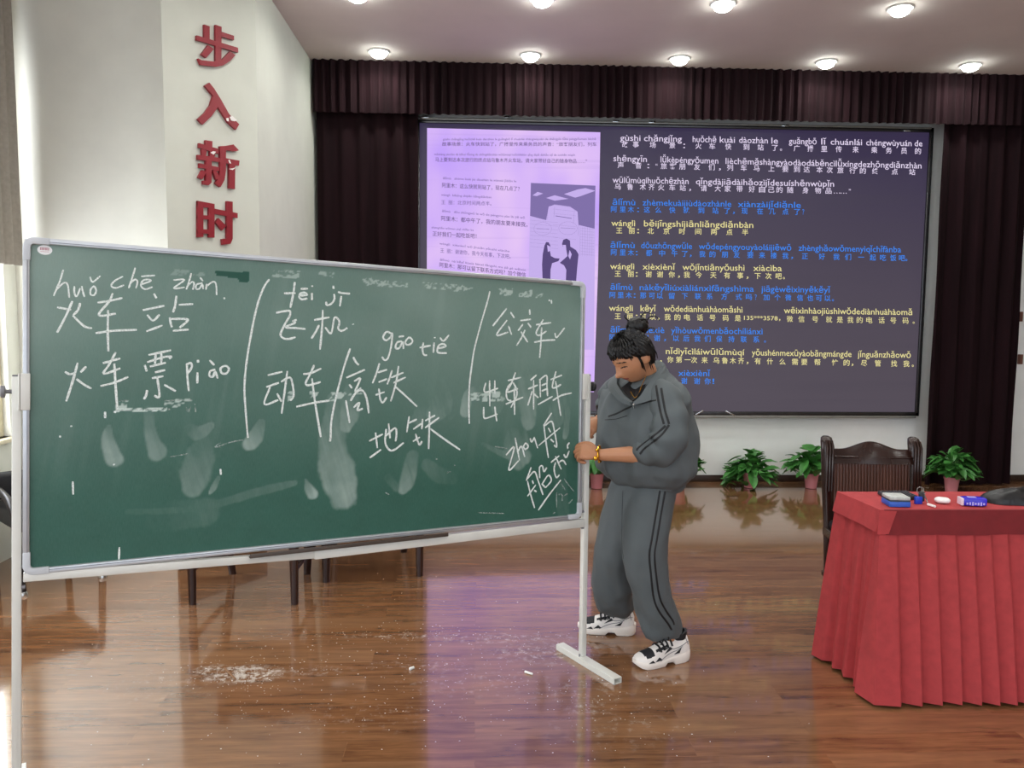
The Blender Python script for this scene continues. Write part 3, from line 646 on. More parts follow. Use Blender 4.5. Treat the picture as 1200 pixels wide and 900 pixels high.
# posts, feet, rail, clamps
def post_local(px, py): p = bpx(px, py); return p
TOPL = bpx(20.5, 441)[2]; TOPR = bpx(685, 440)[2]
for sx, xp, zt in ((-1, -1.040, TOPL), (1, 1.050, TOPR)):
    b0 = bw(xp, .004, 0); zb = (-b0[2]+.026)/BV[2]
    g = G(); g.box((xp, .004, (zb+zt)/2), (.025, .026, zt-zb)); p = obj('post', g, M_stand, BRD, bevel=.003)
    g = G(); g.box((xp, .004, zt+.002), (.023, .024, .005)); obj('post_cap', g, M_grey, p, bevel=.001)
    w0 = bw(xp, .004, zb); hn = unit([BN[0], BN[1], 0]); hu = np.array([hn[1], -hn[0], 0])
    if sx > 0: pa = atZ(651+5, 757, .013); pb = atZ(724, 798, .013)
    else: pa = w0+hn*.22; pb = w0-hn*.24
    pa[2] = pb[2] = .0135
    dn_ = unit(pb-pa); g = G()
    L = np.linalg.norm(pb-pa); sd = np.array([dn_[1], -dn_[0], 0]); hw, hh_, th = .020, .0125, .003
    prof = [(-hw, -hh_), (hw, -hh_), (hw, hh_), (-hw, hh_)]; pin_ = [(-hw+th, -hh_+th), (hw-th, -hh_+th), (hw-th, hh_-th), (-hw+th, hh_-th)]
    ring = lambda pr, c: [c+sd*a+np.array([0, 0, b]) for a, b in pr]
    g.loft([ring(pin_, pa+dn_*.05), ring(pin_, pa), ring(prof, pa), ring(prof, pb), ring(pin_, pb), ring(pin_, pb-dn_*.05)], caps=(True, True))
    f = obj('foot', g, M_stand, BRD, world=True, smooth=False)
    g = G(); g.box(w0+sd*.016+np.array([0, 0, .004]), (.006, .006, .012)); obj('bolt', g, M_grey, f, world=True)
    zc = bpx(*((30, 459) if sx < 0 else (680, 453)))[2]
    g = G(); g.box((xp-sx*.022, -.011, zc), (.026, .012, .110)); g.box((xp-sx*.006, -.014, zc), (.005, .010, .112)); cl = obj('clamp_plate', g, M_stand, BRD, bevel=.002)
    if sx < 0:
        g = G(); kx = xp-.012
        g.tube([(kx, .004, zc), (kx-.018, .004, zc)], .0065, 12); obj('knob_shaft', g, M_grey, cl)
        g = G(); g.tube([(kx-.016, .004, zc), (kx-.018, .004, zc), (kx-.028, .004, zc), (kx-.030, .004, zc)], [.012, .018, .018, .014], 20); obj('knob', g, M_grey, cl, bevel=.001)
    else:
        zk = bpx(690, 453)[2]; kx = xp+.012
        g = G(); g.tube([(kx, .004, zk), (kx+.012, .004, zk)], .007, 12); obj('knob_shaft', g, M_dark, cl)
        g = G(); g.tube([(kx+.010, .004, zk), (kx+.012, .004, zk), (kx+.024, .004, zk), (kx+.026, .004, zk)], [.016, .021, .021, .017], 20); obj('knob', g, M_dark, cl, bevel=.001)
    for zz in ((bpx(684, 599)[2], bpx(683, 618)[2]) if sx > 0 else (bpx(24, 664)[2], bpx(24, 688)[2])):
        g = G(); g.tube([(xp-sx*.012, -.004, zz), (xp-sx*.022, -.004, zz)], .006, 10); obj('bolt', g, M_grey, cl)
rl = bpx(27, 676.5); rm = bpx(368, 649.5); rr = bpx(683, 612.5)
g = G(); g.bar((rl[0], .004, rl[2]), (rm[0]+.02, .004, rm[2]-.001), .026, .027); obj('cross_rail', g, M_stand, BRD, bevel=.003)
g = G(); g.bar((rm[0], .004, rm[2]), (rr[0]+.005, .004, rr[2]), .030, .036); obj('cross_rail', g, M_stand, BRD, bevel=.003)
# dark tray-shaped strip standing in for the shaded gap under the frame rail
g = G(); ta, tb = bpx(291, 652), bpx(522, 627)
g.bar((ta[0], -.012, ta[2]), (tb[0], -.012, tb[2]+.002), .030, .004); g.bar((ta[0], -.026, ta[2]+.006), (tb[0], -.026, tb[2]+.008), .003, .014); obj('gap_shade_strip', g, mat('gap_shade_brown', '4a4038', .5), BRD, bevel=.001)
# oval sticker
c = bpx(52.5, 293); M_stick = mat('white_sticker', 'eef0ee', .4, var=.02); M_pink = mat('sticker_red', 'b0455c', .5)
g = G(); rx, rz = .0195, .0145
P = [(c[0]+rx*cos(t), -.0012, c[2]+rz*sin(t)) for t in np.linspace(0, 2*pi, 33)[:-1]]
g.add(P+[(a, .0, b) for a, _, b in P], [tuple(range(32))]+[(i, 32+i, 32+(i+1) % 32, (i+1) % 32) for i in range(32)]); st = obj('sticker', g, M_stick, BRD, smooth=False)
g = G()
for i, (x, w, h) in enumerate([(-.0105, .003, .0075), (-.0065, .0028, .008), (-.0025, .003, .007), (.0015, .0024, .008), (.0055, .003, .0075), (.0095, .0028, .0078)]):
    for k in range(3): g.box((c[0]+x, -.0016, c[2]+.0032+(k-1)*.0028), (w, .0004, .0014))
    g.box((c[0]+x+.001*(i % 2), -.0016, c[2]+.0032), (.0009, .0004, h))
for i in range(9): g.box((c[0]-.010+i*.0025, -.0016, c[2]-.0052), (.0016, .0004, .0013))
obj('sticker_print', g, M_pink, st, smooth=False)
# handwriting in chalk: strokes traced in the order they were written
q = NT('white_chalk'); cn = q.noise(q.coord(), 260, 4, .7)
q.set(q.b.inputs['Base Color'], q.mix(cn, 'd5e2dc', 'f4faf6')); q.b.inputs['Roughness'].default_value = .95; q.b.inputs['Specular IOR Level'].default_value = .1
q.set(q.b.inputs['Alpha'], q.math('MULTIPLY_ADD', q.ramp(cn, .36, .50), .42, .58)); M_chalk = q.m
q = NT('faint_chalk'); cn = q.noise(q.coord(), 200, 4, .7)
q.b.inputs['Base Color'].default_value = (.75, .85, .8, 1); q.b.inputs['Roughness'].default_value = .95; q.set(q.b.inputs['Alpha'], q.math('MULTIPLY', q.ramp(cn, .4, .6), .5)); M_chalkf = q.m
def write(ox, oy, k, strokes, w=2.3, m=None, name='chalk_writing'):
    g = G(); r = random.Random(len(strokes)*31+int(ox))
    for li, s in enumerate(strokes):
        P = [(ox+x/k, oy+y/k) for x, y in s]
        P = catmull(P, 5) if len(P) > 2 else [np.array(P[0])+(np.array(P[1])-np.array(P[0]))*t for t in np.linspace(0, 1, 6)]
        L = []
        for p in P:
            q_ = bpx(p[0], p[1], .0012+.00004*(li % 6)); s_ = np.linalg.norm(bpx(p[0], p[1]+1)-bpx(p[0], p[1]-1))/2; L.append((q_, s_))
        n = len(L); A_ = []; B_ = []
        for i in range(n):
            t = L[min(i+1, n-1)][0]-L[max(i-1, 0)][0]; t = t/(np.linalg.norm(t)+1e-9); sd = np.array([-t[2], 0, t[0]])
            ww = L[i][1]*w/2*r.uniform(.82, 1.12)*(.75 if i in (0, n-1) else 1)
            A_.append(L[i][0]+sd*ww); B_.append(L[i][0]-sd*ww)
        g.add(A_+B_, [(i, i+1, n+i+1, n+i) for i in range(n-1)])
    return obj(name, g, m or M_chalk, surf, smooth=False)
W1 = (50, 300, 5.4545)
write(*W1, [[(132, 88), (108, 165), (70, 255)], [(92, 212), (135, 172), (160, 185), (170, 267)], [(203, 192), (203, 235), (218, 258), (240, 205)], [(250, 192), (256, 225), (268, 262)], [(330, 190), (308, 212), (306, 244), (328, 250), (342, 222), (330, 190)], [(303, 132), (320, 166), (370, 126)],
            [(514, 130), (462, 158), (438, 190), (468, 204), (520, 186)], [(592, 74), (572, 140), (550, 206)], [(556, 178), (590, 150), (606, 165), (596, 206)], [(628, 182), (690, 160), (675, 150), (640, 158), (628, 190), (655, 212), (702, 198)], [(630, 130), (718, 124)],
            [(835, 154), (906, 152), (838, 206), (908, 200)], [(950, 110), (935, 165), (918, 214)], [(924, 192), (955, 165), (968, 176), (960, 216)], [(1022, 172), (985, 182), (980, 208), (1000, 210), (1020, 182), (1026, 212)], [(1006, 138), (1026, 160)], [(1048, 178), (1044, 216)], [(1048, 192), (1088, 165), (1108, 180), (1112, 250)], [(1160, 264), (1162, 276)]], 2.0)
write(*W1, [[(92, 328), (182, 344)], [(190, 288), (145, 390), (92, 490)], [(240, 300), (226, 345), (195, 378)], [(192, 380), (265, 448), (316, 462)], [(350, 298), (430, 286), (510, 268)], [(448, 238), (425, 290), (362, 365), (380, 382), (468, 368)], [(418, 345), (416, 480), (420, 610)], [(338, 493), (450, 478), (602, 472)],
            [(710, 240), (728, 270)], [(640, 346), (778, 318)], [(668, 376), (706, 412), (747, 374)], [(662, 482), (766, 443)], [(855, 254), (846, 320), (833, 360)], [(870, 312), (962, 307)], [(812, 392), (818, 430), (826, 456)], [(818, 402), (922, 404), (915, 425), (875, 458)], [(832, 478), (934, 470)]], 2.6)
write(60, 400, 5, [[(80, 178), (108, 192), (138, 186)], [(155, 125), (130, 220), (88, 352)], [(205, 147), (172, 182)], [(148, 220), (190, 252), (236, 277)], [(302, 128), (405, 100)], [(378, 64), (340, 135), (308, 190), (405, 158)], [(370, 130), (378, 270), (388, 402)], [(288, 262), (370, 242), (452, 208)],
                   [(570, 80), (702, 52)], [(548, 138), (560, 176)], [(562, 122), (660, 92), (704, 90), (690, 102)], [(612, 76), (608, 132)], [(645, 70), (645, 126)], [(578, 148), (672, 125)], [(608, 182), (668, 168)], [(590, 216), (658, 204)], [(622, 214), (634, 322), (604, 318)], [(562, 285), (556, 315), (543, 340)], [(662, 254), (730, 292)],
                   [(795, 128), (798, 210), (806, 292)], [(790, 140), (815, 126), (824, 150), (797, 192)], [(857, 182), (856, 246)], [(860, 108), (861, 125)], [(962, 165), (932, 175), (928, 202), (948, 206), (960, 178), (976, 218)], [(928, 110), (956, 140)], [(1012, 144), (992, 160), (1000, 186), (1026, 188), (1041, 164), (1030, 146), (1012, 144)], [(316, 412), (316, 450)], [(375, 408), (372, 420)]], 2.6)
write(60, 400, 5, [[(378, 406), (530, 402), (640, 396), (700, 398)], [(790, 388), (802, 412), (816, 384)], [(843, 384), (846, 414)], [(840, 366), (842, 372)], [(390, 350), (450, 346)], [(660, 348), (830, 344)]], 1.6, M_chalkf)
write(270, 320, 8, [[(365, 58), (320, 120), (280, 215), (245, 330), (200, 540), (152, 830), (132, 1060), (140, 1250), (160, 1500), (166, 1545)]], 2.3)
write(270, 320, 8, [[(604, 84), (590, 190), (562, 326)], [(503, 190), (612, 188)], [(650, 212), (716, 205), (700, 185), (660, 190), (645, 220), (668, 246), (722, 238)], [(658, 148), (728, 146)], [(765, 186), (764, 254)], [(766, 116), (769, 130)], [(972, 196), (975, 245), (945, 288), (905, 300), (897, 268)], [(966, 118), (967, 148)], [(1040, 214), (1026, 312)], [(1008, 176), (1050, 188), (1122, 193)],
                    [(428, 373), (500, 358), (556, 356), (556, 400), (505, 490), (470, 575), (500, 612), (550, 617), (612, 600)], [(622, 437), (588, 452), (606, 466), (515, 508), (610, 515), (705, 524)], [(866, 345), (860, 500), (840, 718)], [(786, 440), (930, 414)], [(832, 486), (800, 550), (760, 614)], [(888, 508), (944, 564), (974, 422), (1010, 432), (1022, 470), (1010, 520), (1045, 542), (1097, 514)], [(1150, 476), (1152, 484)]], 2.5)
write(300, 400, 7.5, [[(103, 298), (232, 267)], [(90, 402), (202, 364)], [(124, 400), (74, 552), (196, 515)], [(185, 458), (224, 530)], [(275, 260), (252, 440), (225, 636)], [(220, 356), (296, 318), (322, 380), (330, 480), (298, 522)], [(414, 288), (485, 278), (574, 238)], [(512, 208), (475, 290), (438, 362), (460, 386), (570, 357)], [(492, 325), (520, 540), (570, 842)], [(354, 575), (520, 538), (645, 521)],
                      [(828, 62), (772, 230), (706, 480), (664, 690), (656, 840), (650, 880)], [(855, 138), (880, 185), (905, 208)], [(794, 320), (957, 249)], [(820, 378), (844, 412)], [(862, 350), (917, 328), (872, 440), (925, 408)], [(830, 523), (880, 450), (935, 432), (972, 500), (992, 632)], [(790, 518), (805, 610), (823, 717)], [(858, 582), (908, 540), (892, 605), (940, 590)]], 2.5)
write(380, 380, 5.625, [[(445, 62), (410, 50), (388, 85), (408, 106), (437, 84), (449, 60), (440, 150), (420, 222), (398, 236), (380, 214)], [(512, 112), (480, 120), (470, 156), (495, 156), (518, 116), (522, 163)], [(490, 82), (526, 78)], [(552, 90), (535, 115), (542, 134), (566, 132), (582, 110), (566, 88), (552, 90)], [(654, 120), (648, 160), (655, 198), (678, 204)], [(628, 154), (702, 140)], [(724, 120), (719, 188)], [(728, 84), (729, 92)], [(748, 160), (800, 146), (786, 130), (755, 140), (748, 185), (808, 190)], [(763, 88), (786, 110), (823, 70)],
                        [(364, 257), (345, 320), (318, 389)], [(352, 318), (414, 299)], [(358, 382), (414, 360)], [(360, 424), (368, 488), (385, 516), (412, 480)], [(338, 466), (398, 446)], [(447, 303), (432, 350), (415, 396)], [(440, 352), (522, 318)], [(490, 275), (472, 390), (438, 508)], [(456, 386), (537, 349)], [(470, 412), (540, 475), (612, 543)],
                        [(296, 770), (386, 724)], [(338, 714), (350, 816)], [(300, 880), (374, 826)], [(408, 690), (402, 780), (430, 828), (465, 826), (524, 780)], [(424, 654), (434, 752)], [(402, 740), (465, 685), (476, 720), (470, 772)], [(560, 606), (544, 712)], [(554, 652), (610, 626)], [(586, 692), (644, 652)], [(602, 722), (618, 775), (630, 794), (644, 770)], [(584, 772), (630, 744)], [(648, 624), (643, 692)], [(665, 636), (730, 600)], [(694, 576), (692, 700), (688, 822)], [(665, 682), (758, 614)], [(698, 688), (790, 756), (896, 828)]], 2.3)
write(530, 330, 7.5, [[(330, 84), (312, 165), (255, 360), (195, 590), (170, 750), (152, 900), (146, 1080), (150, 1250)], [(478, 236), (420, 310), (356, 390)], [(512, 268), (546, 320)], [(482, 338), (390, 469), (492, 444)], [(494, 388), (522, 468)], [(680, 243), (682, 292)], [(597, 343), (692, 331)], [(622, 374), (578, 432)], [(664, 364), (694, 404)], [(640, 424), (610, 490), (565, 563)], [(604, 440), (664, 533)], [(736, 379), (868, 361)], [(800, 333), (738, 445), (765, 472), (828, 435)], [(786, 402), (780, 520), (768, 670)], [(720, 533), (800, 518), (905, 512)], [(902, 450), (918, 490), (988, 406)], [(850, 158), (856, 172)], [(870, 162), (874, 194)]], 2.1)
write(530, 420, 7.5, [[(296, 213), (280, 275), (300, 296), (403, 262)], [(374, 193), (374, 312)], [(328, 194), (330, 422)], [(276, 428), (278, 515), (305, 524), (398, 489)], [(374, 423), (380, 480), (392, 554)], [(488, 195), (604, 167)], [(556, 122), (520, 220), (484, 295), (578, 265)], [(545, 258), (548, 495)], [(470, 402), (624, 341)], [(530, 208), (490, 250), (474, 310), (488, 362), (520, 372)], [(535, 212), (562, 265), (566, 330), (515, 432)],
                      [(742, 144), (688, 192)], [(666, 269), (752, 234)], [(715, 190), (715, 448)], [(702, 288), (664, 414)], [(714, 308), (757, 346)], [(770, 184), (775, 342)], [(764, 192), (828, 150), (832, 240), (838, 332)], [(785, 238), (826, 220)], [(785, 287), (830, 268)], [(753, 406), (882, 334)], [(864, 186), (964, 147)], [(912, 113), (880, 240), (900, 258), (957, 229)], [(908, 200), (930, 350), (954, 505)], [(883, 370), (960, 325), (1050, 304)]], 2.1)
write(580, 480, 6.92, [[(460, 26), (398, 122)], [(396, 120), (412, 250), (434, 392)], [(402, 132), (457, 95), (478, 150), (502, 295), (478, 288)], [(432, 148), (452, 184)], [(354, 292), (528, 147)], [(450, 238), (478, 264)], [(90, 369), (157, 305), (112, 490), (192, 414)], [(164, 228), (200, 414)], [(186, 342), (215, 298), (242, 384)], [(250, 268), (232, 300), (248, 322), (270, 298), (250, 268)], [(285, 232), (298, 262), (322, 225)], [(318, 222), (347, 314)],
                       [(294, 468), (254, 577)], [(264, 578), (290, 690), (322, 798)], [(264, 560), (320, 503), (350, 575), (390, 692)], [(302, 574), (313, 602)], [(264, 703), (332, 610)], [(318, 654), (338, 667)], [(364, 556), (362, 470), (385, 458), (398, 502), (420, 470)], [(378, 600), (412, 634)], [(384, 602), (432, 533), (457, 575), (412, 632)], [(352, 816), (440, 690), (534, 571)], [(492, 428), (480, 485), (498, 550), (524, 528)], [(454, 428), (522, 374)], [(490, 378), (538, 484)], [(512, 432), (550, 412), (578, 448)], [(558, 362), (578, 388), (602, 335)], [(592, 318), (588, 290), (606, 268)]], 2.0)
write(580, 480, 6.92, [[(500, 668), (500, 795)], [(510, 690), (545, 690), (545, 740)], [(540, 600), (570, 650)], [(560, 560), (640, 665)], [(560, 700), (590, 680)], [(470, 845), (490, 830)], [(0, 300), (100, 315)], [(600, 760), (630, 730)]], 1.5, M_chalkf)
write(30, 460, 3.53, [[(598, 266), (672, 253)], [(808, 206), (784, 224), (806, 226)], [(790, 225), (850, 205), (900, 196)]], 1.4, M_chalkf)
write(30, 460, 3.53, [[(195, 368), (197, 422)], [(806, 316), (808, 340)], [(188, 136), (190, 142)], [(142, 178), (143, 186)], [(388, 640), (386, 690)], [(364, 295), (368, 300)]], 2.2)
write(340, 460, 3.43, [[(383, 402), (398, 410)], [(630, 322), (645, 318)], [(660, 290), (664, 296)], [(585, 266), (592, 268)], [(755, 483), (860, 486)]], 1.3, M_chalkf)

# ============================================================ CHALK ON THE FLOOR
M_chk = mat('chalk_stick_white', 'efeee8', .9, var=.03); M_chkb = mat('brown_chalk', '8a6548', .9, var=.1)
def stick(px0, py0, px1, py1, r, m, label):
    a = atZ(px0, py0, r); b = atZ(px1, py1, r); g = G(); g.tube([a, a+(b-a)*.03, b-(b-a)*.03, b], [r*.8, r, r*.92, r*.75], 12)
    o = obj('chalk_stick', g, m); tag(o, label, 'chalk'); return o
stick(615, 787, 624, 790, .005, M_chk, 'small white chalk stub on the floor under the right half of the board')
stick(480, 784, 485, 782, .006, M_chk, 'crumbled white chalk stump on the floor below the middle of the board')
stick(263, 783, 276, 796, .0045, M_chkb, 'brown chalk piece lying in the patch of white dust on the floor')
g = G(); r = random.Random(4)
def flake(px, py, s):
    c = atZ(px, py, .0006); n = r.choice((4, 5, 6)); a0 = r.uniform(0, 6)
    P = [(c[0]+s*r.uniform(.5, 1.2)*cos(a0+6.283*i/n)*1.2, c[1]+s*r.uniform(.5, 1.2)*sin(a0+6.283*i/n), .0004) for i in range(n)]
    g.add(P+[(c[0], c[1], .0004+s*.5)], [(i, (i+1) % n, n) for i in range(n)]+[tuple(range(n))[::-1]])
for (cx, cy, sx, sy, n) in [(290, 790, 40, 10, 160), (470, 742, 50, 8, 90), (560, 746, 60, 6, 60), (500, 790, 90, 25, 120), (640, 775, 60, 25, 110), (400, 800, 120, 40, 110), (690, 820, 60, 25, 80), (330, 755, 60, 20, 60), (770, 850, 90, 25, 50), (840, 690, 60, 15, 14), (250, 840, 90, 30, 40), (470, 695, 40, 12, 25), (90, 760, 50, 25, 12)]:
    for _ in range(n):
        px, py = r.gauss(cx, sx), r.gauss(cy, sy)
        if py > 660: flake(px, py, r.choice((.0012, .0014, .0016, .002, .0026)))
o = obj('chalk_crumbs', g, M_chk, smooth=False); tag(o, 'white chalk crumbs strewn over the wooden floor before the board', 'chalk dust', kind='stuff')

# ============================================================ TABLE WITH THE RED CLOTH
M_cloth = mat('red_cloth', 'a8383a', .85, var=.10, nscale=30, sheen=.35, bump=.1, bscale=300, dist=.001)
M_cloth2 = mat('shaded_velvet_band', '74191e', .85, var=.12, nscale=20, sheen=.3)  # darker copy for the front band: shade and velvet nap put into colour
TF = atZ(1033, 597.5, .75); TX1 = 2.95; TB = .36
TA = np.array([TF[0], TF[1]]); dirb = unit(atZ(985, 577, .75)[:2]-TA); TBl = TA+dirb*.33; TC = np.array([TX1, TF[1]-.012]); TD = TC+dirb*.33
TAB = thing('table', 'narrow table under a red pleated cloth with a band along its top, shaded dark in front', 'table', (float(TA[0]+.6), float(TA[1]+.2), 0))
g = G(); P = [TA, TC, TD, TBl]
g.add([(*p, .735) for p in P]+[(*p, .7495) for p in P], [(3, 2, 1, 0), (4, 5, 6, 7)]+[(i, (i+1) % 4, 4+(i+1) % 4, 4+i) for i in range(4)])
obj('table_top', g, M_cloth, TAB, world=True, bevel=.004)
# band: a folded strip hanging over front and left edge
def band_side(a, b, z0, z1, out, m, nm):
    d = unit(np.array([*(b-a), 0])); n_ = np.array([d[1], -d[0], 0]); L = np.linalg.norm(b-a); k = 40; rings = []
    g = G(); A3 = np.array([*a, 0])
    for i in range(k+1):
        s = L*i/k; p = A3+d*s; w_ = .002*sin(s*23)+.0015*sin(s*51)
        rings.append([p+n_*(-.004)+np.array([0, 0, z1+.001]), p+n_*(.004)+np.array([0, 0, z1-.001]), p+n_*(out*.6+w_)+np.array([0, 0, (z0+z1)/2]), p+n_*(out+w_)+np.array([0, 0, z0+.001*sin(s*15)]), p+n_*(out-.006+w_)+np.array([0, 0, z0]), p+n_*(-.004)+np.array([0, 0, z0+.01])])
    g.loft(rings); return obj(nm, g, m, TAB, world=True)
band_side(TA+np.array([.012, 0]), TC, .655, .7505, .022, M_cloth2, 'cloth_band')
band_side(TBl, TA-dirb*.004, .665, .7505, .022, M_cloth, 'cloth_band')
# the corner fold of the top cloth
g = G(); c3 = np.array([*TA, 0])
g.add([c3+np.array([-.016, -.012, .751]), c3+np.array([.055, -.014, .748]), c3+np.array([.02, -.026, .66]), c3+np.array([-.02, -.018, .655]), c3+np.array([-.012, .05, .66]), c3+np.array([-.006, .05, .748])],
      [(0, 3, 2, 1), (0, 5, 4, 3)]); obj('corner_fold', g, M_cloth, TAB, world=True)
# pleated skirt: knife pleats flaring towards the floor
path = [TD+np.array([.0, .0]), TBl, TA, TC]
pts = []
for k in range(3):
    a, b = path[k], path[k+1]; L = np.linalg.norm(b-a); d = unit(b-a); n_ = np.array([-d[1], d[0]]) if k != 9 else None
    n_ = np.array([d[1], -d[0]])
    if k == 2: n_ = np.array([d[1], -d[0]])
    m_ = max(2, int(L/.0044))
    for i in range(m_): pts.append((a+d*L*i/m_, n_, k, L*i/m_, L))
cen = (TA+TC+TD+TBl)/4
rings = []; ZL = [.70, .66, .60, .5, .38, .25, .12, .03, .012]
for z in ZL:
    h = (.70-z)/.69; rg = []
    for p, n_, k, s, L in pts:
        o_ = n_ if np.dot(p-cen, n_) > 0 else -n_
        wl = .0735; ph = (s/wl+.12*sin(s*9+k)+.1*h*sin(s*5+2)) % 1.0
        saw = ph/.82 if ph < .82 else (1-(ph-.82)/.18)
        off = (.006 if k == 2 else -.002)+(.108 if k == 2 else .042)*h**.9+(.004+.030*h**.7)*(saw-.5)+.004*h*sin(s*17+3*z)
        # rounding the corners outward
        e = 0
        rg.append(np.array([*(p+o_*off), z]))
    rings.append(rg)
n = len(pts)
# soften the corners: push the points near a corner along the diagonal
for ri, rg in enumerate(rings):
    h = (.70-ZL[ri])/.69
    for ci, cpt in ((1, TBl), (2, TA)):
        for i in range(n):
            dd = np.linalg.norm(pts[i][0]-cpt)
            if dd < .06:
                o_ = unit(cpt-cen); rg[i][:2] += o_*(.010+.05*h**.9)*(1-dd/.06)**1.5*.9
g = G(); g.loft(rings, caps=(False, False), closed=False)
inner = [[np.array([*(p[:2]+(cen-p[:2])/np.linalg.norm(cen-p[:2])*.004), p[2]]) for p in rg] for rg in rings]
obj('table_skirt', g, M_cloth, TAB, world=True, angle=60)
g = G()
for p in (TA, TC, TD, TBl):
    c_ = p+(cen-p)/np.linalg.norm(cen-p)*.06; g = G(); g.box((*c_, .364), (.04, .04, .726)); obj('leg', g, M_dark, TAB, world=True, smooth=False)
# things on the table
ZT = .7512
M_blue = mat('blue_plastic', '2f5fc0', .4); M_felt = mat('grey_felt', 'b9bcb8', .95, var=.12, nscale=60); M_felt2 = mat('dark_felt', '3c4a5a', .95)
a = atZ(1044, 594.5, ZT); b = atZ(1069, 595, ZT); wE = np.linalg.norm(b-a); dE = unit(b-a); rz = math.atan2(dE[1], dE[0])
t = thing('board_eraser', 'blue board eraser with a grey felt top at the left corner of the red table', 'eraser', tuple((a+b)/2+np.array([0, .045, 0])), rz)
g = G(); g.box((0, 0, .011), (wE, .085, .022)); obj('eraser_body', g, M_blue, t, bevel=.004)
g = G(); g.box((0, 0, .0245), (wE-.004, .082, .006)); obj('felt_backing', g, M_felt2, t, bevel=.001)
g = G(); g.box((0, 0, .034), (wE-.002, .084, .014)); obj('felt_pad', g, M_felt, t, bevel=.005)
# flat dark ribbed case behind the eraser
P = [atZ(1028, 579, ZT), atZ(1044, 588, ZT), atZ(1076, 585, ZT), atZ(1062, 578.5, ZT)]
t = thing('dark_case', 'flat dark ribbed case lying behind the blue eraser on the red table', 'case', tuple(sum(P)/4))
g = G(); g.add(P+[p+np.array([0, 0, .012]) for p in P], [(3, 2, 1, 0), (4, 5, 6, 7)]+[(i, (i+1) % 4, 4+(i+1) % 4, 4+i) for i in range(4)]); obj('case_body', g, M_dark, t, world=True, bevel=.002)
g = G()
for k in range(9):
    s = (k+.5)/9; p0 = P[0]+(P[3]-P[0])*s; p1 = P[1]+(P[2]-P[1])*s; g.bar(p0+np.array([0, 0, .0135]), p1+np.array([0, 0, .0135]), .006, .003)
obj('rib', g, mat('dark_grey_rib', '3b3b40', .5), t, world=True)
# keys with a blue tag
kc = atZ(1078, 590, ZT); M_steel = mat('key_steel', 'b8b8b4', .25, metal=.9); M_kb = mat('blue_tag', '1c3fc4', .35)
t = thing('key_bunch', 'bunch of keys with a blue tag and black fob beside the blue eraser', 'keys', tuple(kc))
g = G(); cK = kc+np.array([0, 0, .014]); g.tube([cK+np.array([-.008, 0, -.010]), cK+np.array([-.008, 0, .010])], .0035, 8); g.box(cK+np.array([-.010, -.004, .0]), (.030, .010, .030)); obj('key_tag', g, M_kb, t, world=True, bevel=.003)
g = G(); g.box(cK+np.array([.012, .012, .012]), (.022, .016, .042)); obj('key_fob', g, M_dark, t, world=True, bevel=.005)
g = G(); rc = cK+np.array([.006, .012, .036]); g.tube([rc+.014*np.array([cos(a), .3*sin(a), sin(a)]) for a in np.linspace(0, 2*pi, 20)], .0016, 6); obj('key_ring', g, M_steel, t, world=True)
g = G(); g.bar(rc+np.array([.012, 0, -.005]), kc+np.array([.030, -.004, .004]), .008, .002); g.lathe([(.009, -.001), (.009, .001)], 12, rc+np.array([.014, 0, -.010])); obj('key', g, M_steel, t, world=True)
stick_a = atZ(1087, 591, ZT+.005); stick_b = atZ(1096, 593.5, ZT+.005)
g = G(); g.tube([stick_a, stick_a+(stick_b-stick_a)*.05, stick_b], [.0042, .005, .0048], 12); o = obj('chalk_stick', g, M_chk); tag(o, 'white chalk stub on the red table between the keys and a white oblong', 'chalk')
a = atZ(1098, 590, ZT); b = atZ(1117, 592, ZT); cc_ = (a+b)/2
g = G(); L = np.linalg.norm(b-a); d = unit(b-a); s_ = np.array([-d[1], d[0], 0]); rings = []
for x, r_ in zip(np.linspace(-1, 1, 11), [.35, .75, .92, 1, 1, 1, 1, 1, .92, .75, .35]):
    rings.append([cc_+d*x*L/2+s_*.022*r_*cos(t_)+np.array([0, .02, .0125+.0125*r_*sin(t_)]) for t_ in np.linspace(0, 2*pi, 17)[:-1]])
g.loft(rings); o = obj('white_case', g, mat('white_gloss', 'f0f0ec', .3, var=.02)); tag(o, 'smooth white oblong case on the red table left of the blue tissue pack', 'case')
# tissue pack
a = atZ(1131, 593.5, ZT); b = atZ(1158, 594.5, ZT); L = np.linalg.norm(b-a)
M_tis = mat('violet_blue_film', '3528c8', .25, var=.15); M_tis2 = mat('pale_lilac_print', 'b9b2f0', .3); M_tisw = mat('white_pink_end', 'e8d4e0', .4)
t = thing('tissue_pack', 'violet-blue pack of paper tissues near the front edge of the red table', 'tissues', tuple((a+b)/2+np.array([0, .025, 0])), math.atan2(b[1]-a[1], b[0]-a[0]))
g = G(); rings = []
for x in np.linspace(-1, 1, 9):
    sq = 1-.12*abs(x)**4
    rings.append([np.array([x*L/2, .025*sq*np.sign(cos(t_))*abs(cos(t_))**.4, .0175+.0175*sq*np.sign(sin(t_))*abs(sin(t_))**.4]) for t_ in np.linspace(0, 2*pi, 25)[:-1]])
g.loft(rings); pk = obj('wrapper', g, M_tis, t)
g = G(); g.box((-L/2-.004, 0, .017), (.010, .046, .030)); obj('folded_end', g, M_tisw, t, bevel=.003)
v, f = glyphs('丝滑面巾纸', .01); lo, hi = v.min(0), v.max(0)
g = G()
for i in range(7): g.box((-L/2+.012+i*(L-.024)/6, -.0256, .012), ((L-.03)/9, .0012, .008+.003*(i % 3)))
g.box((-L*.1, -.006, .0354), (L*.35, .02, .0012)); obj('pack_print', g, M_tis2, t, smooth=False)
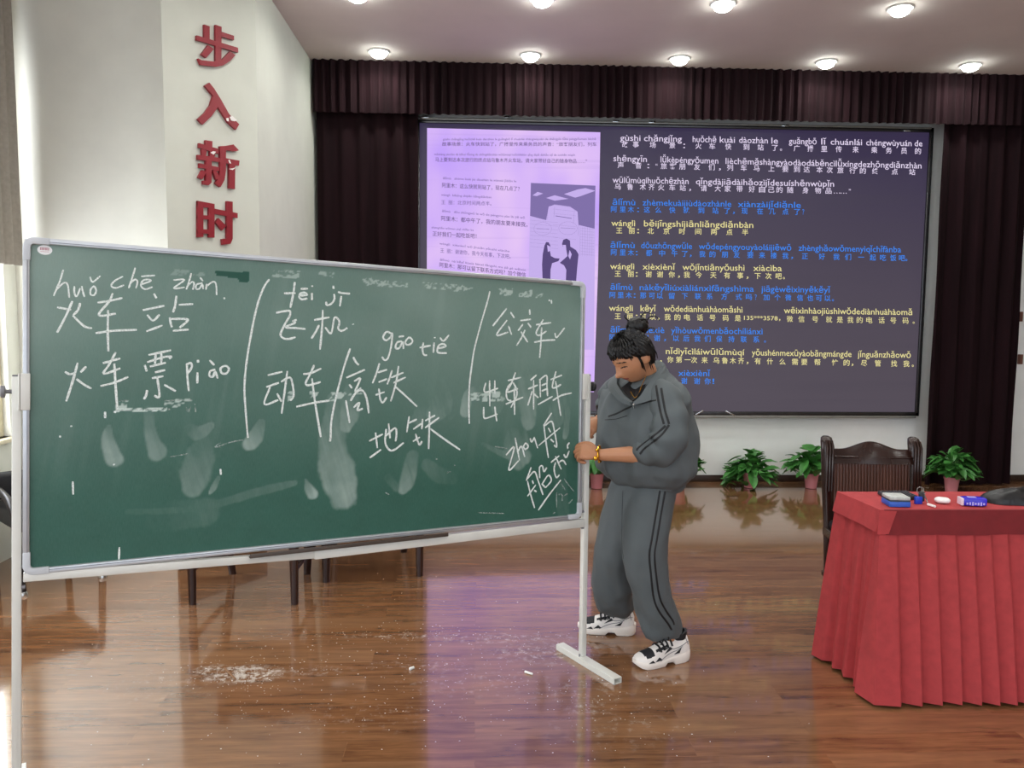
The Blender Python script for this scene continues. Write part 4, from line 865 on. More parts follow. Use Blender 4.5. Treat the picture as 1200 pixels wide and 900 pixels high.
# black bag at the frame's edge and the paper behind it
M_bag = mat('black_cloth', '0b0b0d', .4, var=.3, bump=.5, bscale=30, dist=.01)
t = thing('black_bag', 'black soft bag lying at the right edge on the red table', 'bag', tuple(atZ(1200, 592, ZT)))
g = G(); c = atZ(1205, 591, ZT)+np.array([.03, .05, 0]); rings = []
for i, a_ in enumerate(np.linspace(0, pi/2, 7)):
    rr_ = cos(a_)**.6 if i < 6 else .05; h = sin(a_)*.05
    rings.append([c+np.array([.20*rr_*cos(t_)*(1+.08*sin(3*t_+1)), .085*rr_*sin(t_)*(1+.1*sin(4*t_)), h*(1+.25*sin(2*t_+.5)+.15*sin(5*t_))]) for t_ in np.linspace(0, 2*pi, 33)[:-1]])
g.loft(rings); obj('bag_body', g, M_bag, t, world=True)
g = G(); g.tube(catmull([c+np.array([-.02, -.02, .045]), c+np.array([.0, .0, .07]), c+np.array([.06, .01, .075]), c+np.array([.12, .0, .05])]), .007, 8); obj('bag_strap', g, M_bag, t, world=True)
P = [atZ(1187, 578.5, ZT), atZ(1225, 580, ZT), atZ(1240, 577, ZT), atZ(1200, 576, ZT)]
g = G(); g.add(P+[p+np.array([0, 0, .006]) for p in P], [(3, 2, 1, 0), (4, 5, 6, 7)]+[(i, (i+1) % 4, 4+(i+1) % 4, 4+i) for i in range(4)]); o = obj('paper_pad', g, mat('grey_white_paper', 'c8cac6', .7, var=.03), smooth=False); tag(o, 'grey-white paper pad behind the black bag on the red table', 'paper')

# ============================================================ WOODEN CHAIRS
M_wood = mat('dark_walnut', '2c1a15', .2, var=.3, nscale=6, stretch=(1, 1, .12)); M_wood2 = mat('reeded_walnut', '5a3a2e', .4, var=.2, nscale=8, stretch=(6, 6, .2)); M_seat = mat('black_leather', '1a1a1c', .45)
def wooden_chair(label, loc, rz, group=None, H=.885, w=.49, arms=False):
    t = thing('wooden_chair', label, 'chair', loc, rz, group)      # front faces -y
    for sx in (-1, 1):
        g = G(); g.tube([(sx*(w/2-.03), -.42, 0), (sx*(w/2-.03), -.42, .2), (sx*(w/2-.03), -.42, .42)], [.016, .019, .023], 10); obj('leg', g, M_wood, t)
        x0_ = sx*(w/2-.025)
        rings = []
        for z, y, r_ in [(0, .06, .016), (.2, .03, .02), (.45, 0, .024), (.65, .012, .026), (H-.06, .035, .028), (H-.02, .04, .03), (H, .05, .026), (H+.008, .058, .014)]:
            x = x0_-sx*.045*max(0, 1-z/.6)
            rings.append([np.array([x+r_*1.05*cos(a), y+r_*.9*sin(a), z]) for a in np.linspace(0, 2*pi, 17)[:-1]])
        g = G(); g.loft(rings); lp = obj('back_post', g, M_wood, t)
        g = G()
        for k in (-1, 0, 1): g.tube([(x+k*.014, -.022+.030, H-.01), (x+k*.014, -.014, H-.04), (x+k*.014, -.014-.006, H-.2), (x+k*.014, -.02, .62)], [.006, .007, .007, .006], 8)
        obj('reeding', g, M_wood, lp)
        if arms: g = G(); g.tube(catmull([(sx*(w/2-.02), -.40, .42), (sx*(w/2-.005), -.40, .52), (sx*(w/2-.005), -.36, .615), (sx*(w/2-.01), -.2, .64), (sx*(w/2-.02), .01, .64)]), .02, 10); obj('armrest', g, M_wood, t)
    # crest rail with a wavy top
    n = 25; X = np.linspace(-w/2+.04, w/2-.04, n); rings = []
    for x in X:
        u = x/(w/2-.04); top = H-.055+.040*(.5+.5*cos(pi*min(1, abs(u)/.75)))
        rings.append([np.array([x, -.004, H-.125]), np.array([x, .022, top-.008]), np.array([x, .028, top]), np.array([x, .042, top]), np.array([x, .045, H-.125])])
    g = G(); g.loft(rings); cr = obj('crest_rail', g, M_wood, t)
    g = G()
    for z in (H-.118, H-.106, H-.094): g.tube([(-w/2+.04, .010, z), (w/2-.04, .010, z)], .006, 8)
    obj('moulding', g, M_wood, cr)
    g = G(); N = 26; ww = w-.085
    for k in range(N):
        x = -ww/2+ww*(k+.5)/N; g.tube([(x, .006, .50), (x, .024, H-.125)], ww/N*.52, 8)
    g.box((0, .024, (.5+H-.12)/2), (ww, .012, H-.12-.5)); obj('back_panel', g, M_wood2, t)
    g = G(); g.box((0, .006, .485), (w-.07, .03, .04)); obj('lower_rail', g, M_wood, t, bevel=.005)
    g = G(); g.box((0, -.20, .405), (w-.03, .45, .05)); obj('seat_frame', g, M_wood, t, bevel=.008)
    g = G(); g.box((0, -.205, .447), (w-.06, .42, .045)); obj('seat_pad', g, M_seat, t, bevel=.018, seg=3)
    for sx in (-1, 1):
        g = G(); g.bar((sx*(w/2-.03), -.42, .18), (sx*(w/2-.03), .03, .18), .018, .028); obj('stretcher', g, M_wood, t, bevel=.004)
    return t
ch0 = wooden_chair('dark wooden chair with a reeded back behind the red table', (2.02, 3.90, 0), radians(-5))
def place(x, y, rz, label, group=None):
    c = copy_tree(ch0); c.matrix_basis = Matrix.Translation((x, y, 0)) @ Matrix.Rotation(rz, 4, 'Z') @ Matrix.Diagonal((1.22, 1, 1, 1)); c['label'] = label
    return c
pa, pb = atZ(224, 708), atZ(347, 708); m_ = (pa+pb)/2; rz = math.atan2(pb[1]-pa[1], pb[0]-pa[0])
place(m_[0]-.42*sin(rz), m_[1]+.42*cos(rz), rz, 'dark wooden chair hidden behind the chalkboard, the left pair of legs showing below it')
pa, pb = atZ(383, 682), atZ(491, 675); m_ = (pa+pb)/2; rz = math.atan2(pb[1]-pa[1], pb[0]-pa[0])
place(m_[0]-.42*sin(rz), m_[1]+.42*cos(rz), rz, 'dark wooden chair hidden behind the chalkboard, the right pair of legs showing below it')
# black chair at the left edge
t = thing('black_chair', 'black padded chair at the left edge behind the chalkboard post', 'chair', (-2.47, 4.55, 0), radians(45))
M_blk = mat('black_lacquer', '1c1716', .35)
for sx in (-1, 1):
    g = G(); g.tube(catmull([(sx*.20, -.30, 0), (sx*.203, -.27, .2), (sx*.206, -.24, .38), (sx*.208, -.20, .46), (sx*.208, -.1, .50), (sx*.208, .1, .52), (sx*.206, .20, .52)]), .020, 10); obj('arm_leg', g, M_blk, t)
    g = G(); g.tube([(sx*.19, .23, 0), (sx*.19, .19, .4), (sx*.19, .22, .57)], [.018, .022, .018], 10); obj('rear_leg', g, M_blk, t)
    g = G(); g.lathe([(.024, 0), (.024, .012), (.02, .02)], 14, (sx*.20, -.30, 0)); obj('leg_cap', g, M_steel, t)
g = G(); g.box((0, -.01, .37), (.40, .46, .11)); obj('seat', g, M_seat, t, bevel=.035, seg=4)
g = G(); g.box((0, .22, .50), (.36, .06, .16)); obj('backrest', g, M_seat, t, bevel=.028, seg=4)

# ============================================================ POTTED PLANTS
M_pot = mat('pink_pot', 'd0848a', .25, var=.08, nscale=6); M_potb = mat('pink_pot_bands', 'e3a9ae', .25); M_soil = mat('soil', '2a2019', .9)
M_leaf = mat('green_leaf', '43803a', .4, var=.4, nscale=14); M_stem = mat('green_stem', '5d8a45', .5)
def plant(label, x, y, seed, R=.20, Ht=.30, n=85, droop=.0):
    r = random.Random(seed); t = thing('potted_plant', label, 'plant', (x, y, 0), 0, 'green plants in pink pots along the wall')
    g = G(); g.lathe([(.042, 0), (.048, .004), (.060, .118), (.066, .118), (.067, .135), (.060, .136), (.057, .122)], 28); p = obj('pot', g, M_pot, t)
    g = G(); g.lathe([(.05, .115), (.02, .120)], 20); obj('soil', g, M_soil, t)
    g = G(); s_ = G()
    for i in range(n):
        a = r.uniform(0, 2*pi); rr = R*math.sqrt(r.uniform(.02, 1)); top = .13+(Ht)*(1-.62*(rr/R)**2)*r.uniform(.22, 1.0)-droop*(rr/R)*r.uniform(0, 1)
        c = np.array([cos(a)*rr, sin(a)*rr*.72, top]); o_ = unit([cos(a), sin(a)*.8, r.uniform(-.6, .8)+(.7 if rr < R*.5 else 0)])
        L = r.uniform(.10, .165); wd = L*r.uniform(.24, .34); side = unit(np.cross(o_, [r.uniform(-.35, .35), r.uniform(-.35, .35), 1])); up = np.cross(side, o_)
        base = c-o_*L*.5; vs = []
        for k in range(7):
            u = k/6; ww = wd*(sin(pi*min(1, u*.92+.06))**.8)*(1-.25*u) if k < 6 else .0008
            ctr = base+o_*L*u-np.array([0, 0, .030*u*u])*r.uniform(.8, 1.2)
            vs += [ctr-side*ww+up*.008*sin(pi*u), ctr-up*.004, ctr+side*ww+up*.008*sin(pi*u)]
        g.add(vs, [f for k in range(6) for f in ((k*3, k*3+1, k*3+4, k*3+3), (k*3+1, k*3+2, k*3+5, k*3+4))])
        if i % 2 == 0: s_.tube(catmull([(cos(a)*.03, sin(a)*.03, .12), (cos(a)*rr*.45, sin(a)*rr*.3, .12+(base[2]-.12)*.75), base], 4), .0026, 5)
    lo = obj('foliage', g, M_leaf, t); obj('stems', s_, M_stem, t); return t
plant('leafy plant in a pink pot just right of the woman, leaves hanging to the floor', 2.42, 6.80, 11, .21, .24, 120, .16)
plant('tall leafy green plant in a pink pot left of the wooden chair', 2.96, 6.77, 23, .22, .27, 120)
p_ = atZ(1090, 566); plant('leafy green plant right of the wooden chair before the dark curtain', p_[0]-.03, 6.60, 31, .20, .28, 110)
p_ = atZ(697, 569); plant('leafy green plant in a pink pot seen beside the chalkboard post', p_[0], 6.78, 42, .20, .20, 100)
p_ = atZ(792, 569); plant('leafy green plant almost hidden behind the woman', p_[0], 6.78, 53, .20, .25, 100)
# ============================================================ THE WOMAN
SV = np.array([.53, -.85, 0]); SV = unit(SV)          # towards her left shoulder
GV = unit(np.array([-.85, -.53, 0]))                  # the way her chest faces
def remesh(parts, voxel, smooth_it=4, factor=.5):
    """join closed shapes into one continuous surface"""
    g = G()
    for p in parts: g.add(p.v, p.f)
    me = bpy.data.meshes.new('blend'); me.from_pydata(g.v, [], g.f)
    bm = bmesh.new(); bm.from_mesh(me); bmesh.ops.recalc_face_normals(bm, faces=bm.faces); bm.to_mesh(me); bm.free()
    o = bpy.data.objects.new('blend', me); COL.objects.link(o)
    m = o.modifiers.new('r', 'REMESH'); m.mode = 'VOXEL'; m.voxel_size = voxel
    if smooth_it:
        s = o.modifiers.new('s', 'SMOOTH'); s.factor = factor; s.iterations = smooth_it
    bpy.context.view_layer.update()
    m2 = bpy.data.meshes.new_from_object(o.evaluated_get(bpy.context.evaluated_depsgraph_get()))
    V = np.array([v.co[:] for v in m2.vertices]); N = np.array([v.normal[:] for v in m2.vertices]); F = [tuple(p.vertices) for p in m2.polygons]
    bpy.data.objects.remove(o); bpy.data.meshes.remove(me); bpy.data.meshes.remove(m2)
    return V, N, F
def geo(V, F): g = G(); g.v = [tuple(p) for p in V]; g.f = F; g.m = [0]*len(F); return g
def ell_ring(c, hs, hg, tilt=0., n=40, sv=SV, gv=GV, ex=1., tilts=0.):
    out = []
    for j in range(n):
        a = 2*pi*j/n; x, y = cos(a), sin(a)
        x = math.copysign(abs(x)**ex, x); y = math.copysign(abs(y)**ex, y)
        p = np.array(c)+sv*hs*x+gv*hg*y; p[2] += -tilt*hg*y+tilts*hs*x; out.append(p)
    return out
def limb(path, rad, n=16, flat=None):
    g = G(); P = catmull(path, 6); R = np.interp(np.linspace(0, 1, len(P)), np.linspace(0, 1, len(rad)), rad)
    # rounded ends
    d0 = unit(P[0]-P[1]); d1 = unit(P[-1]-P[-2])
    P = [P[0]+d0*R[0]*.8, P[0]+d0*R[0]*.5]+P+[P[-1]+d1*R[-1]*.5, P[-1]+d1*R[-1]*.8]; R = [R[0]*.3, R[0]*.8]+list(R)+[R[-1]*.8, R[-1]*.3]
    g.tube(P, R, n); return g
M_skin = NT('skin'); 
sn = M_skin.noise(M_skin.coord(), 22, 3); M_skin.set(M_skin.b.inputs['Base Color'], M_skin.mix(sn, 'b07a58', 'bf8a66')); M_skin.b.inputs['Roughness'].default_value = .48
M_skin.b.inputs['Subsurface Weight'].default_value = .12; M_skin.b.inputs['Subsurface Radius'].default_value = (.01, .004, .002); M_skin.b.inputs['Subsurface Scale'].default_value = .5
M_skin = M_skin.m
M_lips = mat('lips', '8e4a42', .45); M_eye = mat('dark_lashes', '1d1412', .5); M_hair = mat('black_hair', '0c0a09', .42, var=.5, nscale=30, stretch=(1, 1, 1), spec=.4)
M_jack = mat('grey_scuba_cloth', '545b5d', .8, var=.06, nscale=8, sheen=.15, bump=.05, bscale=500, dist=.0006)
M_pipe = mat('black_piping', '0e1013', .6); M_gold = mat('gold', 'e0a83a', .22, metal=1., var=.05); M_bead = mat('black_beads', '151210', .35)

# --- key points (photo position, depth)
HC = U(741, 420, 3.345)                                # head centre
F_ = unit([-.76, -.34, -.56]); Rl = unit(np.cross([0, 0, 1], F_)) ; Rl = unit(np.cross(np.array([-.02, 0, 1.]), F_))
U_ = unit(np.cross(F_, Rl))                            # head up
if U_[2] < 0: U_ = -U_
LH = unit(np.cross(U_, F_))                            # towards her left ear
if LH[1] > 0: LH = -LH
def hp(x, y, z): return HC+LH*x+F_*y+U_*z              # head space: left, forward, up
NECK = U(757, 446, 3.415)
SL = U(780, 462, 3.265); EL = U(777, 532, 3.190); WL_ = U(704, 533, 3.285)
SR = U(729, 452, 3.560); ER = U(722, 486, 3.655); WR = U(703, 491, 3.50)

# --- head surface
def head_pt(th, ph, off=0.):
    """th polar from +z, ph azimuth from forward towards her left"""
    d = np.array([sin(th)*sin(ph), sin(th)*cos(ph), cos(th)])
    x, y, z = d*np.array([.071, .088, .105])
    if z < 0:
        t = min(1, -z/.105); x *= 1-.36*t**1.6
        if y > 0: y *= 1-.02*t
        else: y *= 1-.45*t**1.2
    if y > 0 and z > -.09: y = y*(1-.05*math.exp(-((z-.0)/.03)**2))
    if y < 0: y *= 1.04
    if y > .03:
        fr = sstep(np.array(y), .03, .07).item()
        y += fr*(.030*math.exp(-((z+.022)/.015)**2-(x/.012)**2)+.012*math.exp(-((z-.002)/.020)**2-(x/.008)**2))      # nose
        y += fr*(.004*math.exp(-((z-.030)/.010)**2-(abs(x)-.018)**2/.0004))                                            # brow
        y -= fr*(.009*math.exp(-((z-.010)/.011)**2-((abs(x)-.030)/.015)**2))                                           # eye socket
        y += fr*(.003*math.exp(-((z-.008)/.006)**2-((abs(x)-.030)/.010)**2))                                           # eyelid
        y += fr*(.0075*math.exp(-((z+.050)/.010)**2-(x/.020)**2))                                                      # mouth
        y -= fr*(.0030*math.exp(-((z+.0505)/.0022)**2-(x/.020)**2))
        y += fr*(.009*math.exp(-((z+.085)/.014)**2-(x/.020)**2))                                                       # chin
        x += fr*math.copysign(.004, x)*math.exp(-((z+.018)/.02)**2-((abs(x)-.045)/.02)**2)                              # cheek
    p = np.array([x, y, z]); return p+d*off
def head_geo(off=None, n=96, m=72, full=True):
    g = G(); rings = []
    for i in range(m+1):
        th = min(max(pi*i/m, .015), pi-.015); rg = []
        for j in range(n):
            ph = 2*pi*j/n; p = head_pt(th, ph, 0 if off is None else off(th, ph)); rg.append(hp(*p))
        rings.append(rg)
    g.loft(rings); return g
parts = [head_geo()]
# ears
for s in (-1, 1):
    g = G(); rings = []
    for a, sc in ((-.4, .3), (0, 1), (.5, 1), (.9, .75), (1., .4)):
        rings.append([hp(s*(.066+.012*a+.004*cos(t)), -.012-.010*a+.017*sc*cos(t)-.008*a, -.006+.030*sc*sin(t)*(1 if sin(t) > 0 else .85)) for t in np.linspace(0, 2*pi, 21)[:-1]])
    g.loft(rings); parts.append(g)
parts.append(limb([hp(0, -.025, -.055), (hp(0, -.03, -.10)+NECK)/2+np.array([.0, 0, .01]), NECK, NECK+np.array([.012, .02, -.07])], [.050, .047, .054, .075]))
# torso, hips, legs under the clothes
hipc = U(757, 572, 3.41); chest = U(757, 490, 3.40)
g = G(); g.loft([ell_ring(hipc+np.array([0, 0, -.06]), .10, .08), ell_ring(hipc, .12, .09), ell_ring((hipc+chest)/2, .125, .095), ell_ring(chest, .15, .105), ell_ring(NECK+np.array([.008, .0, -.06]), .15, .085, .4), ell_ring(NECK+np.array([0, 0, -.01]), .07, .06, .4)]); parts.append(g)
HLg = U(758, 590, 3.37); HRg = U(738, 590, 3.45)
KL = U(768, 655, 3.275); HEL_L = atZ(806, 771); TOE_L = atZ(751, 781); HEL_R = atZ(745, 743); TOE_R = atZ(674, 738)
AL = HEL_L+unit(TOE_L-HEL_L)*.10+np.array([0, 0, .14]); KR = U(722, 645, 3.44); AR = HEL_R+unit(TOE_R-HEL_R)*.062+np.array([0, 0, .14])
parts += [limb([HLg, KL, KL*.5+AL*.5+np.array([-.015, 0, 0]), AL], [.070, .045, .040, .027]), limb([HRg, KR, AR], [.070, .045, .030])]
footL = unit(TOE_L-HEL_L); footR = unit(TOE_R-HEL_R)
for A_, fd in ((AL, footL), (AR, footR)):
    z0 = A_.copy(); z0[2] = .055; parts.append(limb([A_, z0, z0+fd*.05-np.array([0, 0, .006])], [.026, .024, .018]))
# arms
parts += [limb([SL, (SL+EL)/2, EL], [.052, .046, .040]), limb([EL, (EL*.6+WL_*.4), WL_], [.041, .038, .0245]),
          limb([SR, (SR+ER)/2, ER], [.052, .046, .040]), limb([ER, (ER*.5+WR*.5), WR], [.040, .034, .024])]
# left hand: a loose fist on the edge of the board, thumb on top
def hand(wrist, d, dors, thumb, curl, spread=.0180, size=1., pinch=False):
    """d: wrist to knuckles, dors: out of the back of the hand, thumb: towards the thumb side"""
    d = unit(d); dors = unit(dors-d*np.dot(dors, d)); th = unit(thumb-d*np.dot(thumb, d)-dors*np.dot(thumb, dors))
    out = []; g = G(); rings = []
    for s, w, t in [(-.01, .022, .017), (.02, .028, .016), (.05, .036, .0150), (.072, .0375, .0135), (.082, .034, .010)]:
        c = wrist+d*s*size
        rings.append([c+th*w*size*cos(a)+dors*t*size*sin(a) for a in np.linspace(0, 2*pi, 21)[:-1]])
    g.loft(rings); out.append(g)
    Ls = [(.038, .024, .020), (.042, .027, .021), (.039, .025, .020), (.031, .019, .018)]
    for k in range(4):
        o_ = (1.5-k)*spread*size; p = wrist+d*(.076-.004*abs(k-1.2))*size+th*o_+dors*.001
        P = [p-d*.02*size, p]; a = 0
        for L, cv in zip(Ls[k], curl[k]):
            a += cv; p = p+(d*cos(a)-dors*sin(a))*L*size+th*(-.0012*(k-1.5))*size; P.append(p)
        out.append(limb(P, [.0088*size, .0088*size, .0082*size, .0076*size, .0066*size], 10))
    b = wrist+d*.022*size+th*.026*size-dors*.004*size
    if pinch: T = [b, b+(d*.6+th*.55-dors*.3)*.036*size, b+(d*1.45+th*.35-dors*.75)*.042*size, b+(d*2.0+th*.05-dors*1.0)*.044*size]
    else: T = [b, b+(d*.75+th*.55)*.034*size, b+(d*1.55+th*.50-dors*.35)*.038*size, b+(d*2.1+th*.25-dors*.75)*.039*size]
    out.append(limb(T, [.0135*size, .0110*size, .0098*size, .0080*size], 10)); return out
dL = unit(U(676, 528, 3.30)-WL_)
parts += hand(WL_+dL*.006, dL, np.array([.10, -.80, .60]), np.array([0, .4, 1.]), [(.75, 1.35, .9), (.85, 1.40, .9), (.95, 1.40, .9), (1.05, 1.40, .9)], .0172, 1.0)
dR = unit(U(690, 503, 3.455)-WR)
parts += hand(WR+dR*.004, dR, np.array([.35, -.5, .75]), np.array([-.6, -.7, .2]), [(.5, .7, .5), (.6, .8, .5), (.75, .9, .6), (.9, 1., .6)], .0165, .92, pinch=True)
V, N, F = remesh(parts, .0032, 2, .4)
base = (atZ(760, 775)+atZ(712, 745))/2
WOMAN = thing('person', 'woman in a grey tracksuit bending over the chalkboard edge, black hair in a bun', 'person', tuple(base))
g = geo(V, F)
body = obj('body', g, [M_skin, M_lips, M_eye], WOMAN, world=True)
# lips, brows and lashes by place on the face
loc = np.stack([(V-HC)@LH, (V-HC)@F_, (V-HC)@U_], 1)
fc = np.array([loc[list(f)].mean(0) for f in F])
mi = np.zeros(len(F), int)
mi[(np.abs(fc[:, 0]) < .021) & (fc[:, 1] > .07) & (np.abs(fc[:, 2]+.0505) < .0095*(1-(np.abs(fc[:, 0])/.023)**2))] = 1
ex = (np.abs(fc[:, 0])-.030)
mi[(np.abs(ex) < .014) & (fc[:, 1] > .05) & (np.abs(fc[:, 2]-.0065+.25*(ex/.014)**2*.008) < .0026)] = 2
mi[(np.abs(ex) < .019) & (fc[:, 1] > .05) & (np.abs(fc[:, 2]-.031+.004*ex/.019+.002*(ex/.019)**2) < .0024)] = 2
body.data.polygons.foreach_set('material_index', mi.tolist())

# --- hair: a close cap swept back into a bun, with bangs and loose strands
def hair_off(th, ph):
    p = head_pt(th, ph); x, y, z = p
    a = abs(x)
    line = .056 if y > .045 else (.056-(.045-y)/.040*.050 if y > .005 else (.014-(.005-y)/.04*.028 if y > -.035 else -.055))
    if y > .03: line -= .020*sstep(np.array(a), .028, .060).item()+.006*sin(x*160)
    k = sstep(np.array(z-line), -.006, .010).item()
    st = .0022*sin(ph*38+6*sin(th*3))+.0018*sin(ph*71+2+th*5)+.002*noise.noise(Vector((ph*4, th*4, 0)))
    return -.008+k*(.021+st+.006*sstep(np.array(z), .0, .09).item()+(.004 if y < 0 else 0))
hg = head_geo(hair_off, 180, 110)
HAIR = obj('hair', hg, M_hair, WOMAN, world=True, angle=80)
g = G(); r = random.Random(8)
BC_ = U(747, 382, 3.385)
bx = unit(np.array([1, .25, -.12])); by = unit(np.cross([0, 0, 1], bx)); bz = np.cross(bx, by)
for k in range(11):
    ph0 = r.uniform(0, 6.28); tl = r.uniform(-1.7, 1.7); rad = r.uniform(.024, .036); P = []
    for a in np.linspace(0, 2*pi*r.uniform(.8, 1.1), 24):
        P.append(BC_+bx*rad*1.15*cos(a+ph0)+(by*cos(tl)+bz*sin(tl))*rad*sin(a+ph0)+bz*.005*sin(3*a))
    g.tube(P, [.002]+[.0095+.002*sin(q_*.9) for q_ in range(22)]+[.002], 8)
rings = []
for i in range(17):
    a = min(max(pi*i/16, .05), pi-.05); rings.append([BC_+bx*.046*sin(a)*cos(t)*(1+.08*sin(9*t+i))+by*.042*sin(a)*sin(t)*(1+.08*sin(9*t+i))-bz*.040*cos(a) for t in np.linspace(0, 2*pi, 41)[:-1]])
g.loft(rings)
for pts in ([(755, 379, 3.37), (762, 371, 3.36), (769, 371, 3.36), (773, 376, 3.36)], [(757, 386, 3.37), (765, 384, 3.36), (768, 390, 3.36)], [(737, 376, 3.38), (732, 371, 3.38), (735, 367, 3.38)], [(750, 372, 3.38), (756, 366, 3.38), (764, 368, 3.38)]):
    P = catmull([U(*p) for p in pts], 6); g.tube(P, list(np.linspace(.0045, .0012, len(P))), 6)
bun = obj('bun', g, M_hair, HAIR, world=True, angle=80)
g = G()
for k in range(40):        # bangs and side locks
    s = r.uniform(-1, 1); x0 = .058*s; top = head_pt(.62+r.uniform(0, .2), s*1.05, .014)
    mid = head_pt(.90+.1*r.random(), s*1.12, .013); ln = .012*r.random()+(.028 if abs(s) > .82 else .0)
    p2 = head_pt(1.06, s*1.15, .009); e = np.array([p2[0]*1.02, p2[1]+.002, p2[2]-ln])
    g.tube([hp(*p) for p in catmull([top, mid, p2, e], 5)], [.003]*10+[.0025]*5+[.0006], 5)
for k in range(16):        # wisps before and behind the ear, at the nape
    s = r.choice((1, 1, -1)); y = r.uniform(-.075, .028); z = r.uniform(-.02, .01)
    P = [np.array([s*.070, y, z+.03]), np.array([s*.073, y, z-.005]), np.array([s*.066, y+.004, z-.045*r.random()-.02])]
    g.tube([hp(*p) for p in catmull(P, 5)], [.0026]*6+[.002]*4+[.0005], 5)
obj('loose_strands', g, M_hair, HAIR, world=True, angle=80)

# --- clothes
def wrinkle(V, N, amp, seed, sc=(9, 9, 5), keep=None):
    out = V.copy()
    for i, p in enumerate(V):
        w = noise.noise(Vector((p[0]*sc[0]+seed, p[1]*sc[1], p[2]*sc[2]+.6*p[0]*sc[0])))
        w = (1-abs(w)*2.2)*.6+.5*noise.noise(Vector((p[0]*22, p[1]*22+seed, p[2]*10)))
        out[i] = p+N[i]*amp*w*(1 if keep is None else keep(p))
    return out
def JR(yl, l, r_, hs, hg, Y, tilt=0., ex=.92):
    a = U(l, yl, Y); b = U(r_, yl, Y); c = (a+b)/2; w = abs(b[0]-a[0])/2
    k = w/math.sqrt((hs*SV[0])**2+(hg*GV[0])**2); return ell_ring(c, hs*k, hg*k, tilt, 48, ex=ex)
g = G()
g.loft([JR(556, 735, 792, .17, .14, 3.41), JR(567, 728, 797, .19, .15, 3.41), JR(560, 714, 803, .20, .165, 3.41), JR(548, 704, 807, .21, .17, 3.41), JR(530, 702, 809, .21, .175, 3.41, .05), JR(508, 703, 809, .21, .17, 3.41, .10),
        JR(488, 705, 803, .20, .15, 3.41, .2), JR(470, 707, 800, .205, .12, 3.41, .35), JR(457, 712, 790, .19, .10, 3.412, .45), JR(450, 722, 782, .14, .09, 3.415, .5), JR(444, 726, 778, .10, .085, 3.41, .55), JR(438, 727, 777, .09, .082, 3.405, .6)])
jparts = [g]
V, N, F = remesh(jparts, .008, 6, .5)
def torso_fold(p):
    return 1.
V2 = wrinkle(V, N, .012, 3.1, (8, 8, 5))
# long soft folds running from the armpit to the hem and above the hem band
for i, p in enumerate(V2):
    s = (p-chest)@SV; h = p[2]
    f1 = .016*sin(26*s+9*h+1.5)*math.exp(-((h-.98)/.16)**2)*(.4+.6*max(0, min(1, (s+.05)/.15)))
    f2 = .011*sin(48*s+3)*math.exp(-((h-.84)/.05)**2)
    V2[i] = p+N[i]*(f1*.8+f2)
JACK = obj('jacket', geo(V2, F), M_jack, WOMAN, world=True)
def sleeve(path, rad, m, seed, nk=9, amp=.008, name='sleeve', flat=1.):
    C_ = catmull([U(*p) for p in path], nk); R_ = np.interp(np.linspace(0, 1, len(C_)), np.linspace(0, 1, len(rad)), rad); n = 36
    rings = []; ref = np.array([0, -1., 0])
    for i, c in enumerate(C_):
        t = unit(C_[min(i+1, len(C_)-1)]-C_[max(i-1, 0)]); x = unit(ref-t*(ref@t)); y = np.cross(t, x); ref = x; rg = []
        for j in range(n):
            a = 2*pi*j/n; d = x*cos(a)+y*sin(a); w = noise.noise(Vector((d[0]*2+seed, d[1]*2+c[0]*9, c[2]*11+i*.06)))
            w += .55*sin(i*.62+2.2*cos(a+seed)+seed)*(1 if .2 < i/len(C_) < .93 else .3)
            rg.append(c+d*(R_[i]+amp*w))
        rings.append(rg)
    d0 = C_[0]; rings = [[d0+(p-d0)*.25 for p in rings[0]], [d0+(p-d0)*.75 for p in rings[0]]]+rings
    e = C_[-1]; back = unit(C_[-2]-e)
    for sc, bk in ((.93, 0), (.90, .004), (.88, .03), (.55, .06)): rings.append([e+(p-e)*sc+back*bk for p in rings[len(C_)+1]])
    g = G(); g.loft(rings); return g
gl = sleeve([(772, 459, 3.335), (780, 470, 3.265), (784, 492, 3.215), (783, 512, 3.185), (775, 525, 3.185), (762, 528, 3.205), (748, 529, 3.24)], [.062, .076, .080, .082, .082, .073, .062, .050], M_jack, 1.3)
SLV = obj('sleeve', gl, M_jack, JACK, world=True)
gr_ = sleeve([(735, 452, 3.50), (722, 458, 3.58), (715, 470, 3.61), (710, 482, 3.575)], [.056, .066, .062, .050], M_jack, 4.1)
obj('sleeve', gr_, M_jack, JACK, world=True)
bvJ = BVHTree.FromPolygons([Vector(p) for p in V2]+[Vector(p) for p in gl.v], list(F)+[tuple(i+len(V2) for i in f) for f in gl.f])
